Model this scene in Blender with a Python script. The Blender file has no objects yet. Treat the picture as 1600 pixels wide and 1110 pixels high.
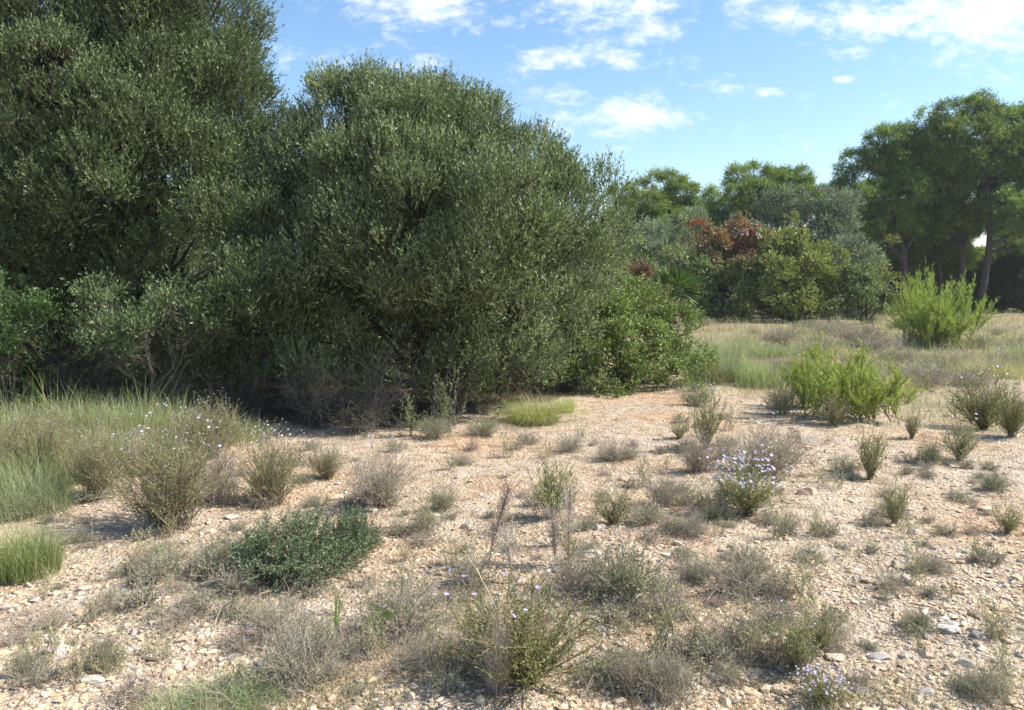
import bpy, math, numpy as np
from mathutils import Vector
R_ = math.radians
SC = bpy.context.scene
COL = SC.collection
rng = np.random.default_rng(11)

# ------------------------------------------------------------ camera, sky, sun, exposure
CAMH, F, HOR = 1.6, 1200.0, 450.0
cam_d = bpy.data.cameras.new('camera'); cam = bpy.data.objects.new('camera', cam_d); COL.objects.link(cam)
cam.location = (0, 0, CAMH); cam.rotation_euler = (R_(90 - 5.0), 0, 0)
cam_d.sensor_width = 36; cam_d.lens = 27.0; cam_d.clip_end = 3000; cam_d.clip_start = 0.05
SC.camera = cam
SUN_AZ, SUN_EL = 91.0, 45.0          # degrees to the right of the view direction, above the horizon
sd = Vector((math.sin(R_(SUN_AZ))*math.cos(R_(SUN_EL)), math.cos(R_(SUN_AZ))*math.cos(R_(SUN_EL)), math.sin(R_(SUN_EL))))
sun_d = bpy.data.lights.new('sun', 'SUN'); sun_d.energy = 5.0; sun_d.angle = R_(0.5); sun_d.color = (1.0, 0.95, 0.87)
sun = bpy.data.objects.new('sun', sun_d); COL.objects.link(sun)
sun.rotation_euler = sd.to_track_quat('Z', 'Y').to_euler(); sun.location = sd*50
SC.view_settings.view_transform = 'Standard'; SC.view_settings.look = 'None'
SC.view_settings.exposure = 0.85; SC.view_settings.gamma = 1; SC.view_settings.use_curve_mapping = False

W = bpy.data.worlds.new('World'); SC.world = W; W.use_nodes = True
nt = W.node_tree; N = nt.nodes; LK = nt.links; N.clear()
def mnode(tree, op, a, b=None, c=None, clamp=False):
    n = tree.nodes.new('ShaderNodeMath'); n.operation = op; n.use_clamp = clamp
    for i, v in enumerate((a, b, c)):
        if v is None: continue
        if hasattr(v, 'is_linked'): tree.links.new(v, n.inputs[i])
        else: n.inputs[i].default_value = v
    return n.outputs[0]
def mixc(tree, f, a, b, mode='MIX'):
    n = tree.nodes.new('ShaderNodeMix'); n.data_type = 'RGBA'; n.blend_type = mode
    for s, v in ((n.inputs[0], f), (n.inputs[6], a), (n.inputs[7], b)):
        if hasattr(v, 'is_linked'): tree.links.new(v, s)
        else: s.default_value = v if not isinstance(v, tuple) else (*v, 1)[:4]
    return n.outputs[2]
def ramp(tree, f, stops):
    n = tree.nodes.new('ShaderNodeValToRGB'); tree.links.new(f, n.inputs[0])
    e = n.color_ramp.elements
    while len(e) < len(stops): e.new(0.5)
    for k, (p, c) in enumerate(stops):
        e[k].position = p; e[k].color = (*c, 1) if len(c) == 3 else c
    return n.outputs[0]
sky = N.new('ShaderNodeTexSky'); sky.sky_type = 'NISHITA'; sky.sun_disc = False
sky.sun_elevation = R_(SUN_EL); sky.sun_rotation = R_(SUN_AZ)
sky.altitude = 50; sky.air_density = 1.1; sky.dust_density = 0.6; sky.ozone_density = 1.6
bgn = N.new('ShaderNodeBackground'); out = N.new('ShaderNodeOutputWorld')
bgn.inputs[1].default_value = 0.11
tc = N.new('ShaderNodeTexCoord'); sep = N.new('ShaderNodeSeparateXYZ'); LK.new(tc.outputs['Generated'], sep.inputs[0])
yy = mnode(nt, 'MAXIMUM', sep.outputs[1], 0.05)
A = mnode(nt, 'DIVIDE', sep.outputs[0], yy); E = mnode(nt, 'DIVIDE', sep.outputs[2], yy)
# broad cloud banks: (azimuth tangent, elevation tangent, half width, half height, strength)
CL = [(-0.12, 0.37, 0.10, 0.040, 1), (-0.05, 0.345, 0.05, 0.02, .5), (-.15,.325,.03,.012,.6), (-0.02, 0.395, .07,.02,.5), (0.13, 0.365, 0.10, 0.045, 1), (0.17, 0.33, 0.045, .03, .8),
      (0.34, 0.34, 0.05, 0.022, .85), (0.29, .355, .03, .02, .7), (0.46, 0.335, 0.09, 0.032, .8), (.42,.395,.16,.012,.9), (0.60, 0.35, 0.12, 0.055, 1.1), (0.44, .30, .05, .012, .6),
      (0.14, 0.218, 0.085, 0.024, 1), (0.09, 0.29, 0.10, .018, .75), (.13,.285,.04,.012,.8), (.06, .245, .05, .016, .6), (0.285, 0.25, .03, .010, .8), (.325,.247,.025,.007,.8), (.42,.262,.015,.005,.9), (0.13,.178,.02,.006,.5), (-.17,.285,.12,.02,.45), (.235,.222,.015,.005,.5)]
mask = None
for (a, e, w, h, s) in CL:
    dx = mnode(nt, 'MULTIPLY', mnode(nt, 'SUBTRACT', A, a), 1/w); dy = mnode(nt, 'MULTIPLY', mnode(nt, 'SUBTRACT', E, e), 1/h)
    q = mnode(nt, 'ADD', mnode(nt, 'MULTIPLY', dx, dx), mnode(nt, 'MULTIPLY', dy, dy))
    g = mnode(nt, 'MULTIPLY', mnode(nt, 'EXPONENT', mnode(nt, 'MULTIPLY', q, -0.8)), s)
    mask = g if mask is None else mnode(nt, 'MAXIMUM', mask, g)
cv = N.new('ShaderNodeCombineXYZ'); LK.new(A, cv.inputs[0]); LK.new(mnode(nt, 'MULTIPLY', E, 1.9), cv.inputs[1])
def wnoise(sc, det, dist=0.0, rough=0.6):
    n = N.new('ShaderNodeTexNoise'); n.inputs['Scale'].default_value = sc; n.inputs['Detail'].default_value = det
    n.inputs['Roughness'].default_value = rough; n.inputs['Distortion'].default_value = dist
    LK.new(cv.outputs[0], n.inputs['Vector']); return n.outputs[0]
n1 = wnoise(15, 6, 0.3, 0.58); n2 = wnoise(50, 4, 0.4, 0.6)
dens = mnode(nt, 'ADD', mnode(nt, 'MULTIPLY', mask, 0.7), mnode(nt, 'ADD', mnode(nt, 'MULTIPLY', mnode(nt, 'SUBTRACT', n1, .5), 1.5), mnode(nt, 'MULTIPLY', mnode(nt, 'SUBTRACT', n2, .5), 0.9)))
mr = N.new('ShaderNodeMapRange'); mr.interpolation_type = 'SMOOTHSTEP'; LK.new(dens, mr.inputs[0])
mr.inputs[1].default_value = 0.14; mr.inputs[2].default_value = 0.98; mr.inputs[3].default_value = 0; mr.inputs[4].default_value = 0.92
up_ = mnode(nt, 'GREATER_THAN', sep.outputs[1], 0.05)
cf = mnode(nt, 'MULTIPLY', mr.outputs[0], up_)
hs = N.new('ShaderNodeHueSaturation'); hs.inputs['Saturation'].default_value = 1.14; hs.inputs['Value'].default_value = 1.12; hs.inputs['Hue'].default_value = 0.5
LK.new(sky.outputs[0], hs.inputs['Color'])
LK.new(mixc(nt, cf, hs.outputs[0], (6.6, 6.75, 7.1)), bgn.inputs[0]); LK.new(bgn.outputs[0], out.inputs[0])

# ------------------------------------------------------------ placement helpers
def hgt(x, y):
    x = np.asarray(x, float); y = np.asarray(y, float)
    d = np.sqrt(x*x + y*y)
    a = 0.028*np.sin(x*0.9 + 1.3*np.sin(y*.5)) + 0.022*np.sin(y*1.3 + x*.6 + 1) + 0.012*np.sin(x*2.9 - y*1.7) + 0.008*np.sin(y*5.1 + x*3.3) + 0.006*np.sin(x*7.3 - y*4.1 + 2)
    return a*np.clip((d - 1.0)/2, 0, 1)*np.clip(60/(d + 1e-3), 0, 1)
def gpt(px, py):
    v = max(py - HOR, 6.0); Y = CAMH*F/v
    X = (px - 800)/F*Y
    return X, Y, float(hgt(X, Y))
def P3(px, py, Y): return np.array([(px - 800)/F*Y, Y, CAMH - (py - HOR)/F*Y])

def tag(o, label=None, cat=None, group=None, kind=None):
    if label: o['label'] = label
    if cat: o['category'] = cat
    if group: o['group'] = group
    if kind: o['kind'] = kind
    return o
def empty(name, loc, label=None, cat=None, group=None):
    o = bpy.data.objects.new(name, None); COL.objects.link(o); o.location = loc; o.empty_display_size = .1
    return tag(o, label, cat, group)

# ------------------------------------------------------------ mesh building
class G:
    """collects quads with a colour per vertex"""
    def __init__(s): s.v = []; s.q = []; s.c = []; s.n = 0
    def add(s, V, Q, C):
        V = V.reshape(-1, 3); s.v.append(V.astype(np.float32)); s.q.append((Q + s.n).astype(np.int32)); s.c.append(np.broadcast_to(C, (len(V), 3)).astype(np.float32)); s.n += len(V)
    def mesh(s, name, mat, smooth=False, off=None):
        me = bpy.data.meshes.new(name)
        if not s.v: return me
        V = np.concatenate(s.v); Q = np.concatenate(s.q); C = np.concatenate(s.c)
        if off is not None: V = V - np.asarray(off, np.float32)
        me.vertices.add(len(V)); me.vertices.foreach_set('co', V.ravel())
        me.loops.add(Q.size); me.loops.foreach_set('vertex_index', Q.ravel())
        me.polygons.add(len(Q)); me.polygons.foreach_set('loop_start', np.arange(0, Q.size, Q.shape[1], dtype=np.int32))
        me.polygons.foreach_set('use_smooth', np.full(len(Q), smooth))
        at = me.color_attributes.new('Col', 'FLOAT_COLOR', 'POINT')
        at.data.foreach_set('color', np.concatenate([C, np.ones((len(C), 1), np.float32)], 1).ravel())
        me.materials.append(mat); me.update(calc_edges=True)
        return me
    def obj(s, name, mat, parent=None, smooth=False, off=None, loc=None):
        o = bpy.data.objects.new(name, s.mesh(name, mat, smooth, off)); COL.objects.link(o)
        if parent: o.parent = parent
        if loc is not None: o.location = loc
        return o
def nrm(a): return a/np.maximum(np.linalg.norm(a, axis=-1, keepdims=True), 1e-9)
def runit(n): return nrm(rng.normal(size=(n, 3)))
def palette(pal, n, var=.15):
    """pal = list of (weight, (r,g,b))"""
    w = np.array([p[0] for p in pal], float); w /= w.sum(); c = np.array([p[1] for p in pal])
    k = rng.choice(len(pal), n, p=w)
    return np.clip(c[k]*(1 + var*rng.normal(size=(n, 1))), .004, 1)
def leaves(g, P, D, L, Wd, C, wide=.45, side=None):
    n = len(P); L = np.broadcast_to(L, (n,))[:, None]; Wd = np.broadcast_to(Wd, (n,))[:, None]
    S = nrm(np.cross(D, runit(n) if side is None else side))
    V = np.stack([P, P + D*L*wide + S*Wd*.5, P + D*L, P + D*L*wide - S*Wd*.5], 1)
    g.add(V, np.arange(4*n).reshape(n, 4), np.repeat(np.broadcast_to(C, (n, 3)), 4, 0))
def tubes(g, P, Rr, C, sides=3):
    n, K = P.shape[:2]; T = nrm(P[:, -1] - P[:, 0]); U = nrm(np.cross(T, runit(n))); Vv = np.cross(T, U)
    a = np.arange(sides)*2*np.pi/sides
    ring = U[:, None, None]*np.cos(a)[None, None, :, None] + Vv[:, None, None]*np.sin(a)[None, None, :, None]
    V = P[:, :, None] + ring*np.broadcast_to(Rr, (n, K))[:, :, None, None]
    idx = np.arange(n*K*sides).reshape(n, K, sides)
    q = np.stack([idx[:, :-1], np.roll(idx, -1, 2)[:, :-1], np.roll(idx, -1, 2)[:, 1:], idx[:, 1:]], -1).reshape(-1, 4)
    g.add(V, q, np.repeat(np.broadcast_to(C, (n, 3)), K*sides, 0))
def blades(g, B, H, bend, wd, C, K=5, lean=None):
    n = len(B); t = np.linspace(0, 1, K)[None, :, None]
    a = rng.uniform(0, 2*np.pi, n) if lean is None else lean
    d = np.stack([np.cos(a), np.sin(a), np.zeros(n)], 1)
    H = np.broadcast_to(H, (n,))[:, None, None]; bd = np.broadcast_to(bend, (n,))[:, None, None]
    P = B[:, None] + np.array([0, 0, 1.])*H*(t - .45*bd*t**2.4) + d[:, None]*H*bd*(0.25*t + .75*t**2)
    s = nrm(np.cross(d, np.array([0, 0, 1.])) + .5*runit(n))
    w = (np.broadcast_to(wd, (n,))[:, None, None]*(1 - t**1.5*.92))*.5
    V = np.stack([P - s[:, None]*w, P + s[:, None]*w], 2)
    i = np.arange(n*K*2).reshape(n, K, 2)
    q = np.stack([i[:, :-1, 0], i[:, :-1, 1], i[:, 1:, 1], i[:, 1:, 0]], -1).reshape(-1, 4)
    g.add(V, q, np.repeat(np.broadcast_to(C, (n, 3)), K*2, 0))

# ------------------------------------------------------------ materials
def leaf_mat(name, trans=.3, rough=.5, spec=.3, var=.12):
    m = bpy.data.materials.new(name); m.use_nodes = True; t = m.node_tree; n = t.nodes; n.clear()
    o = n.new('ShaderNodeOutputMaterial'); at = n.new('ShaderNodeAttribute'); at.attribute_name = 'Col'
    oi = n.new('ShaderNodeObjectInfo'); h = n.new('ShaderNodeHueSaturation')
    t.links.new(at.outputs['Color'], h.inputs['Color'])
    t.links.new(mnode(t, 'MULTIPLY_ADD', oi.outputs['Random'], 2*var, 1 - var), h.inputs['Value'])
    t.links.new(mnode(t, 'MULTIPLY_ADD', oi.outputs['Random'], .02, .49), h.inputs['Hue'])
    p = n.new('ShaderNodeBsdfPrincipled'); p.inputs['Roughness'].default_value = rough; p.inputs['Specular IOR Level'].default_value = spec
    t.links.new(h.outputs[0], p.inputs['Base Color'])
    if trans > 0:
        tr = n.new('ShaderNodeBsdfTranslucent'); t.links.new(mixc(t, 1.0, h.outputs[0], (1.25, 1.35, .7), 'MULTIPLY'), tr.inputs[0])
        mx = n.new('ShaderNodeMixShader'); mx.inputs[0].default_value = trans
        t.links.new(p.outputs[0], mx.inputs[1]); t.links.new(tr.outputs[0], mx.inputs[2]); t.links.new(mx.outputs[0], o.inputs[0])
    else: t.links.new(p.outputs[0], o.inputs[0])
    return m
M_LEAF = leaf_mat('leaf', .2, .52, .3); M_GRASS = leaf_mat('grass_blade', .35, .55, .25); M_NEEDLE = leaf_mat('needle', .4, .5, .3)
M_PETAL = leaf_mat('petal', .3, .6, .2, .03)
def bark_mat():
    m = bpy.data.materials.new('bark'); m.use_nodes = True; t = m.node_tree; p = t.nodes['Principled BSDF']
    at = t.nodes.new('ShaderNodeAttribute'); at.attribute_name = 'Col'; c = t.nodes.new('ShaderNodeTexCoord')
    no = t.nodes.new('ShaderNodeTexNoise'); no.inputs['Scale'].default_value = 22; no.inputs['Detail'].default_value = 5
    t.links.new(c.outputs['Object'], no.inputs['Vector'])
    t.links.new(mixc(t, 1.0, at.outputs['Color'], ramp(t, no.outputs[0], [(.3, (.55, .55, .55)), (.7, (1.25, 1.2, 1.15))]), 'MULTIPLY'), p.inputs['Base Color'])
    p.inputs['Roughness'].default_value = .85
    b = t.nodes.new('ShaderNodeBump'); b.inputs['Strength'].default_value = .6; b.inputs['Distance'].default_value = .02
    t.links.new(no.outputs[0], b.inputs['Height']); t.links.new(b.outputs[0], p.inputs['Normal'])
    return m
M_BARK = bark_mat()
def stone_mat(obj_random):
    m = bpy.data.materials.new('limestone'); m.use_nodes = True; t = m.node_tree; p = t.nodes['Principled BSDF']
    c = t.nodes.new('ShaderNodeTexCoord'); no = t.nodes.new('ShaderNodeTexNoise'); no.inputs['Scale'].default_value = 9; no.inputs['Detail'].default_value = 8
    no.inputs['Roughness'].default_value = .65
    t.links.new(c.outputs['Object'], no.inputs['Vector'])
    sp = ramp(t, no.outputs[0], [(.32, (.55, .50, .44)), (.5, (.95, .92, .88)), (.72, (1.15, 1.12, 1.08))])
    if obj_random:
        oi = t.nodes.new('ShaderNodeObjectInfo')
        base = ramp(t, oi.outputs['Random'], [(0, (.44, .33, .22)), (.25, (.60, .49, .36)), (.5, (.56, .49, .41)), (.72, (.42, .40, .38)), (.86, (.68, .63, .56)), (1, (.52, .37, .26))])
    else:
        a = t.nodes.new('ShaderNodeAttribute'); a.attribute_name = 'Col'; base = a.outputs['Color']
    t.links.new(mixc(t, 1.0, base, sp, 'MULTIPLY'), p.inputs['Base Color']); p.inputs['Roughness'].default_value = .9
    p.inputs['Specular IOR Level'].default_value = .2
    b = t.nodes.new('ShaderNodeBump'); b.inputs['Strength'].default_value = .5; b.inputs['Distance'].default_value = .01
    t.links.new(no.outputs[0], b.inputs['Height']); t.links.new(b.outputs[0], p.inputs['Normal'])
    return m
M_STONE = stone_mat(True); M_GRAVEL = stone_mat(False)
def ground_mat():
    m = bpy.data.materials.new('stony_soil'); m.use_nodes = True; t = m.node_tree; p = t.nodes['Principled BSDF']
    c = t.nodes.new('ShaderNodeTexCoord'); at = t.nodes.new('ShaderNodeAttribute'); at.attribute_name = 'Col'
    def nz(s, d, r=.6):
        n = t.nodes.new('ShaderNodeTexNoise'); n.inputs['Scale'].default_value = s; n.inputs['Detail'].default_value = d; n.inputs['Roughness'].default_value = r
        t.links.new(c.outputs['Object'], n.inputs['Vector']); return n.outputs[0]
    def vor(s, ftr='F1'):
        n = t.nodes.new('ShaderNodeTexVoronoi'); n.inputs['Scale'].default_value = s; n.feature = ftr
        t.links.new(c.outputs['Object'], n.inputs['Vector']); return n
    big, mid, fine = nz(.7, 4), nz(6, 6, .65), nz(45, 5, .7)
    v1 = vor(38); v2 = vor(95)
    soil = ramp(t, big, [(.3, (.98, .83, .70)), (.5, (1, 1, .98)), (.68, (.95, .99, 1.04))])
    soil = mixc(t, 1.0, at.outputs['Color'], soil, 'MULTIPLY')
    soil = mixc(t, 1.0, soil, ramp(t, mid, [(.32, (.60, .52, .47)), (.5, (.98, .97, .96)), (.68, (1.14, 1.14, 1.15))]), 'MULTIPLY')
    soil = mixc(t, 1.0, soil, ramp(t, fine, [(.35, (.72, .68, .64)), (.6, (1.08, 1.08, 1.08))]), 'MULTIPLY')
    peb = ramp(t, v1.outputs['Color'], [(.2, (.75, .68, .62)), (.5, (1.0, 1.0, 1.0)), (.8, (1.15, 1.17, 1.22))])
    pm = ramp(t, v1.outputs['Distance'], [(.25, (1, 1, 1)), (.55, (0, 0, 0))])
    soil = mixc(t, mnode(t, 'MULTIPLY', pm, .8), soil, mixc(t, 1.0, soil, peb, 'MULTIPLY'))
    t.links.new(soil, p.inputs['Base Color']); p.inputs['Roughness'].default_value = .95; p.inputs['Specular IOR Level'].default_value = .1
    h = mnode(t, 'ADD', mnode(t, 'MULTIPLY', v1.outputs['Distance'], -.9), mnode(t, 'ADD', mnode(t, 'MULTIPLY', v2.outputs['Distance'], -.4), mnode(t, 'MULTIPLY', fine, .9)))
    h = mnode(t, 'ADD', h, mnode(t, 'MULTIPLY', mid, 4.0))
    b = t.nodes.new('ShaderNodeBump'); b.inputs['Strength'].default_value = .9; b.inputs['Distance'].default_value = .022
    t.links.new(h, b.inputs['Height']); t.links.new(b.outputs[0], p.inputs['Normal'])
    return m

# ------------------------------------------------------------ ground
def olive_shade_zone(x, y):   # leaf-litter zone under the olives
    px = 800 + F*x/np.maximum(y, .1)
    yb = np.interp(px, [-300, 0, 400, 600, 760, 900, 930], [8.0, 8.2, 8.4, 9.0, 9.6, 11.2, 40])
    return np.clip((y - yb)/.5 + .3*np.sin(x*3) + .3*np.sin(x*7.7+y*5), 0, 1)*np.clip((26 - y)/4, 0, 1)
def meadow_zone(x, y):
    return np.clip((y - 9.5 - 1.5*np.sin(x*.8))/8, 0, 1)*np.clip((x/np.maximum(y, .1) - .18)/.08 + (y > 14), 0, 1)
def build_ground():
    nr, na = 520, 720
    r = np.concatenate([[.02], np.geomspace(.6, 900, nr)]); a = np.linspace(0, 2*np.pi, na, endpoint=False)
    # more columns ahead of the camera
    a = a - .62*np.sin(a)*1.0
    X = r[:, None]*np.sin(a)[None]; Y = r[:, None]*np.cos(a)[None]
    Z = hgt(X, Y)
    V = np.stack([X, Y, Z], -1).reshape(-1, 3)
    i = np.arange((nr + 1)*na).reshape(nr + 1, na); j = np.roll(i, -1, 1)
    q = np.stack([i[:-1], j[:-1], j[1:], i[1:]], -1).reshape(-1, 4)[:, ::-1]
    x, y = V[:, 0], V[:, 1]
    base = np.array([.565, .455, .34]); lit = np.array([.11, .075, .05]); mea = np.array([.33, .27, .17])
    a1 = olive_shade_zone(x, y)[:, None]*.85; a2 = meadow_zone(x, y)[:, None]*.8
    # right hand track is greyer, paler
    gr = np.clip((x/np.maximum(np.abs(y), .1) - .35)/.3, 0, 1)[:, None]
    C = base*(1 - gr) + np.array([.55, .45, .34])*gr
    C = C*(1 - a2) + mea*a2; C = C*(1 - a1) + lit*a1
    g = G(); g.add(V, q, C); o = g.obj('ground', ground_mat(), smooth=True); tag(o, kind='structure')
build_ground()

# ------------------------------------------------------------ stones
def ico(sub):
    import bmesh
    bm = bmesh.new(); bmesh.ops.create_icosphere(bm, subdivisions=sub, radius=1)
    V = np.array([v.co[:] for v in bm.verts]); T = np.array([[v.index for v in f.verts] for f in bm.faces]); bm.free()
    return V, T
def rock_mesh(k, slab=False):
    V, T = ico(3)
    # cut by random planes to give broken faces
    for _ in range(11 if not slab else 8):
        n = runit(1)[0]
        d = rng.uniform(.55, .88); s = V@n; over = np.maximum(s - d, 0); V = V - over[:, None]*n*.96
    V = V*(1 + .04*np.sin(V@(runit(1)[0]*9))[:, None]) + .018*rng.normal(size=V.shape)
    V = V*np.array([1, rng.uniform(.6, .85), rng.uniform(.3, .42) if slab else rng.uniform(.5, .72)])
    me = bpy.data.meshes.new('stone'); me.from_pydata(V.tolist(), [], T.tolist())
    me.materials.append(M_STONE); me.update(); return me
ROCKS = [rock_mesh(k) for k in range(7)]; SLABS = [rock_mesh(k, True) for k in range(5)]
def stone(px, py, wpx, label, group=None, slab=False, tilt=.2, hf=1.0):
    x, y, z = gpt(px, py); r = wpx/2/F*y
    me = (SLABS if slab else ROCKS)[rng.integers(5 if slab else 7)]
    o = bpy.data.objects.new('stone', me); COL.objects.link(o)
    o.location = (x, y, z + r*.12); o.scale = (r, r, r*hf)
    o.rotation_euler = (rng.normal()*tilt, rng.normal()*tilt, rng.uniform(-.6, .6) + (math.pi if rng.random() < .5 else 0))
    return tag(o, label, 'stone', group)
HS = [ # hand placed: px, py, width px, slab, label
 (225, 903, 34, 0, 'pale bluish white stone left of the dark prickly cushion'),
 (118, 1085, 40, 1, 'long white stone near the bottom left corner, tilted up to the right'),
 (60, 1030, 44, 1, 'broad flat cream stone at the left edge of the bare foreground'),
 (215, 1042, 34, 0, 'grey tan blocky stone right of the broad cream slab in the left foreground'),
 (22, 912, 16, 0, 'small white stone just below the bright grass tuft at the left edge'),
 (352, 812, 28, 1, 'light grey flat stone between the pale dead bush and the prickly cushion'),
 (550, 795, 24, 0, 'light grey stone behind the right end of the prickly cushion'),
 (520, 783, 26, 0, 'cream stone behind the prickly cushion, left of the light grey one'),
 (575, 806, 26, 1, 'flat brown stone at the foot of the leggy twiggy shrub'),
 (1270, 780, 34, 0, 'knobbly ochre boulder right of the lilac flowering shrub'),
 (1330, 748, 28, 1, 'smooth rounded tan stone above the ochre boulder'),
 (1503, 731, 20, 1, 'pale oval stone below the paired grey green herbs at right'),
 (940, 846, 28, 0, 'pale stone under the small upright herb left of the lilac shrub'),
 (930, 884, 30, 1, 'greyish white flat stone above the large green grey cushion'),
 (898, 1038, 32, 0, 'grey and white stone right of the foreground flower bush'),
 (922, 1068, 30, 0, 'cream white stone at the lower right foot of the foreground flower bush'),
 (1505, 1005, 44, 1, 'flat square tan slab in the bottom right stony patch'),
 (1560, 985, 44, 1, 'long pale ridge shaped stone at the right edge'),
 (1555, 1015, 36, 0, 'grey blue stone between the square slab and the right edge'),
 (1590, 975, 34, 1, 'long pale grey slab cut by the right edge of the view'),
 (1392, 1050, 34, 1, 'brownish slanting stone right of the foreground green flowering herb'),
 (1440, 1062, 28, 1, 'narrow grey stone lower right of the brownish slanting one'),
 (1445, 933, 26, 1, 'flat pale grey stone in the bare patch below the small grey cushion at right'),
 (1560, 800, 30, 1, 'flat bluish grey stone near the right edge'),
 (1192, 964, 26, 0, 'ochre stone just below the long grey cushion'),
 (1204, 985, 26, 0, 'ochre block under the other ochre stone below the long grey cushion'),
 (1060, 980, 20, 0, 'dark grey stone below the gap between the two big cushions'),
 (1300, 945, 16, 0, 'dark squarish stone right of the long grey cushion'),
 (1240, 1100, 44, 1, 'large whitish slab at the bottom edge among fallen lilac flowers'),
 (1325, 1050, 40, 1, 'large whitish slab beside the foreground green flowering herb'),
 (720, 750, 20, 0, 'pale stone in the open dirt in front of the centre olive'),
 (697, 668, 14, 0, 'small white stone at the edge of the centre olive shade'),
 (978, 756, 24, 0, 'grey white stone left of the leggy grey bush mid field'),
 (1128, 735, 24, 1, 'cream stone below the olive green herb behind the lilac shrub'),
 (1030, 690, 16, 0, 'small white stone on the dirt in front of the mastic bush'),
 (727, 838, 20, 0, 'orange tan stone right of the small sage green herb mid field'),
 (565, 905, 18, 0, 'pinkish stone below the right end of the prickly cushion'),
 (592, 940, 22, 0, 'yellowish stone inside the grey dead tangle left of centre'),
 (1410, 1052, 16, 0, 'small cream pebble beside the narrow grey stone'),
]
for px, py, w, sl, lb in HS: stone(px, py, w, lb, slab=bool(sl), tilt=.12)

def zone(px, py):
    if py < 705:
        return ('on the dirt at the edge of the olive shade', 'za') if px < 880 else (('on pale dirt in front of the mastic bush', 'zb') if px < 1190 else ('on dirt around the feathery bright green pine sapling', 'zc'))
    if py < 835:
        if px < 480: return ('between the tall flowering shrubs at left', 'zd')
        if px < 800: return ('on the open dirt behind the prickly cushion', 'ze')
        if px < 1110: return ('among the thin upright herbs mid field', 'zf')
        if px < 1330: return ('around the lilac flowering shrub', 'zg')
        return ('on the stony ground near the lone upright herb at right', 'zh')
    if px < 330: return ('on the bare bottom left ground', 'zi')
    if px < 700: return ('among the grey cushions around the tall green grass stalk', 'zj')
    if px < 1000: return ('around the large foreground flower bush', 'zk')
    if px < 1290: return ('around the long grey cushion right of the foreground bush', 'zl')
    return ('on the stony bottom right patch', 'zm')
cnt = 0
while cnt < 250:
    px = rng.uniform(-5, 1605); py = 560 + 560*rng.random()**.75
    if py < 640 and px < 1050: continue
    if px > 1150 and rng.random() < .0: continue
    if rng.random() > (.35 + .65*np.clip((px - 300)/1100, 0, 1)) and px < 1100 and not (px < 330 and py > 880): continue
    x, y, z = gpt(px, py)
    w = np.clip(rng.lognormal(-3.2, .42), .028, .09)*F/y
    ph, gk = zone(px, py)
    stone(px, py, w, 'small limestone lump ' + ph, 'loose stones ' + ph, slab=rng.random() < .45, tilt=.25); cnt += 1

def gravel():
    V0, T0 = ico(1)
    n = 38000
    g = G()
    # sample in screen-ish distribution but with real sizes
    px = rng.uniform(-150, 1750, n); py = 520 + 660*rng.random(n)**.8
    Y = CAMH*F/(py - HOR); X = (px - 800)/F*Y
    keep = (Y > 1.6) & (rng.random(n) < np.where(px > 1100, 1.0, .62)) & (olive_shade_zone(X, Y) < .6)
    clump = np.sin(X*2.3 + 1.7*np.sin(Y*1.9)) + np.sin(Y*3.1 + X*1.1) + .7*np.sin(X*6 - Y*5)
    keep &= (clump + rng.normal(size=n)*1.0) > -.6
    X, Y = X[keep], Y[keep]; n = len(X)
    s = np.clip(rng.lognormal(-4.75, .5, n), .003, .03)
    s = np.maximum(s, Y*.0011)
    Z = hgt(X, Y) + s*.15
    Vb = V0[None]*(1 + .28*rng.normal(size=(n, len(V0), 1)).clip(-1.4, 1.2))*np.stack([rng.uniform(.8, 1.5, n), rng.uniform(.6, 1, n), rng.uniform(.35, .75, n)], -1)[:, None]
    a = rng.uniform(0, 6.28, n); ca, sa = np.cos(a)[:, None], np.sin(a)[:, None]
    V = np.stack([Vb[..., 0]*ca - Vb[..., 1]*sa, Vb[..., 0]*sa + Vb[..., 1]*ca, Vb[..., 2]], -1)*s[:, None, None] + np.stack([X, Y, Z], -1)[:, None]
    T = (T0[None] + (np.arange(n)*len(V0))[:, None, None]).reshape(-1, 3)
    C = palette([(5, (.55, .43, .29)), (4, (.57, .465, .34)), (3, (.54, .46, .37)), (.9, (.40, .37, .34)), (.7, (.64, .58, .49)), (.8, (.46, .30, .20))], n, .12)
    g.add(V, T, np.repeat(C, len(V0), 0)); tag(g.obj('gravel', M_GRAVEL), 'fine buff gravel scattered over the dirt', 'gravel', kind='stuff')
gravel()

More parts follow.
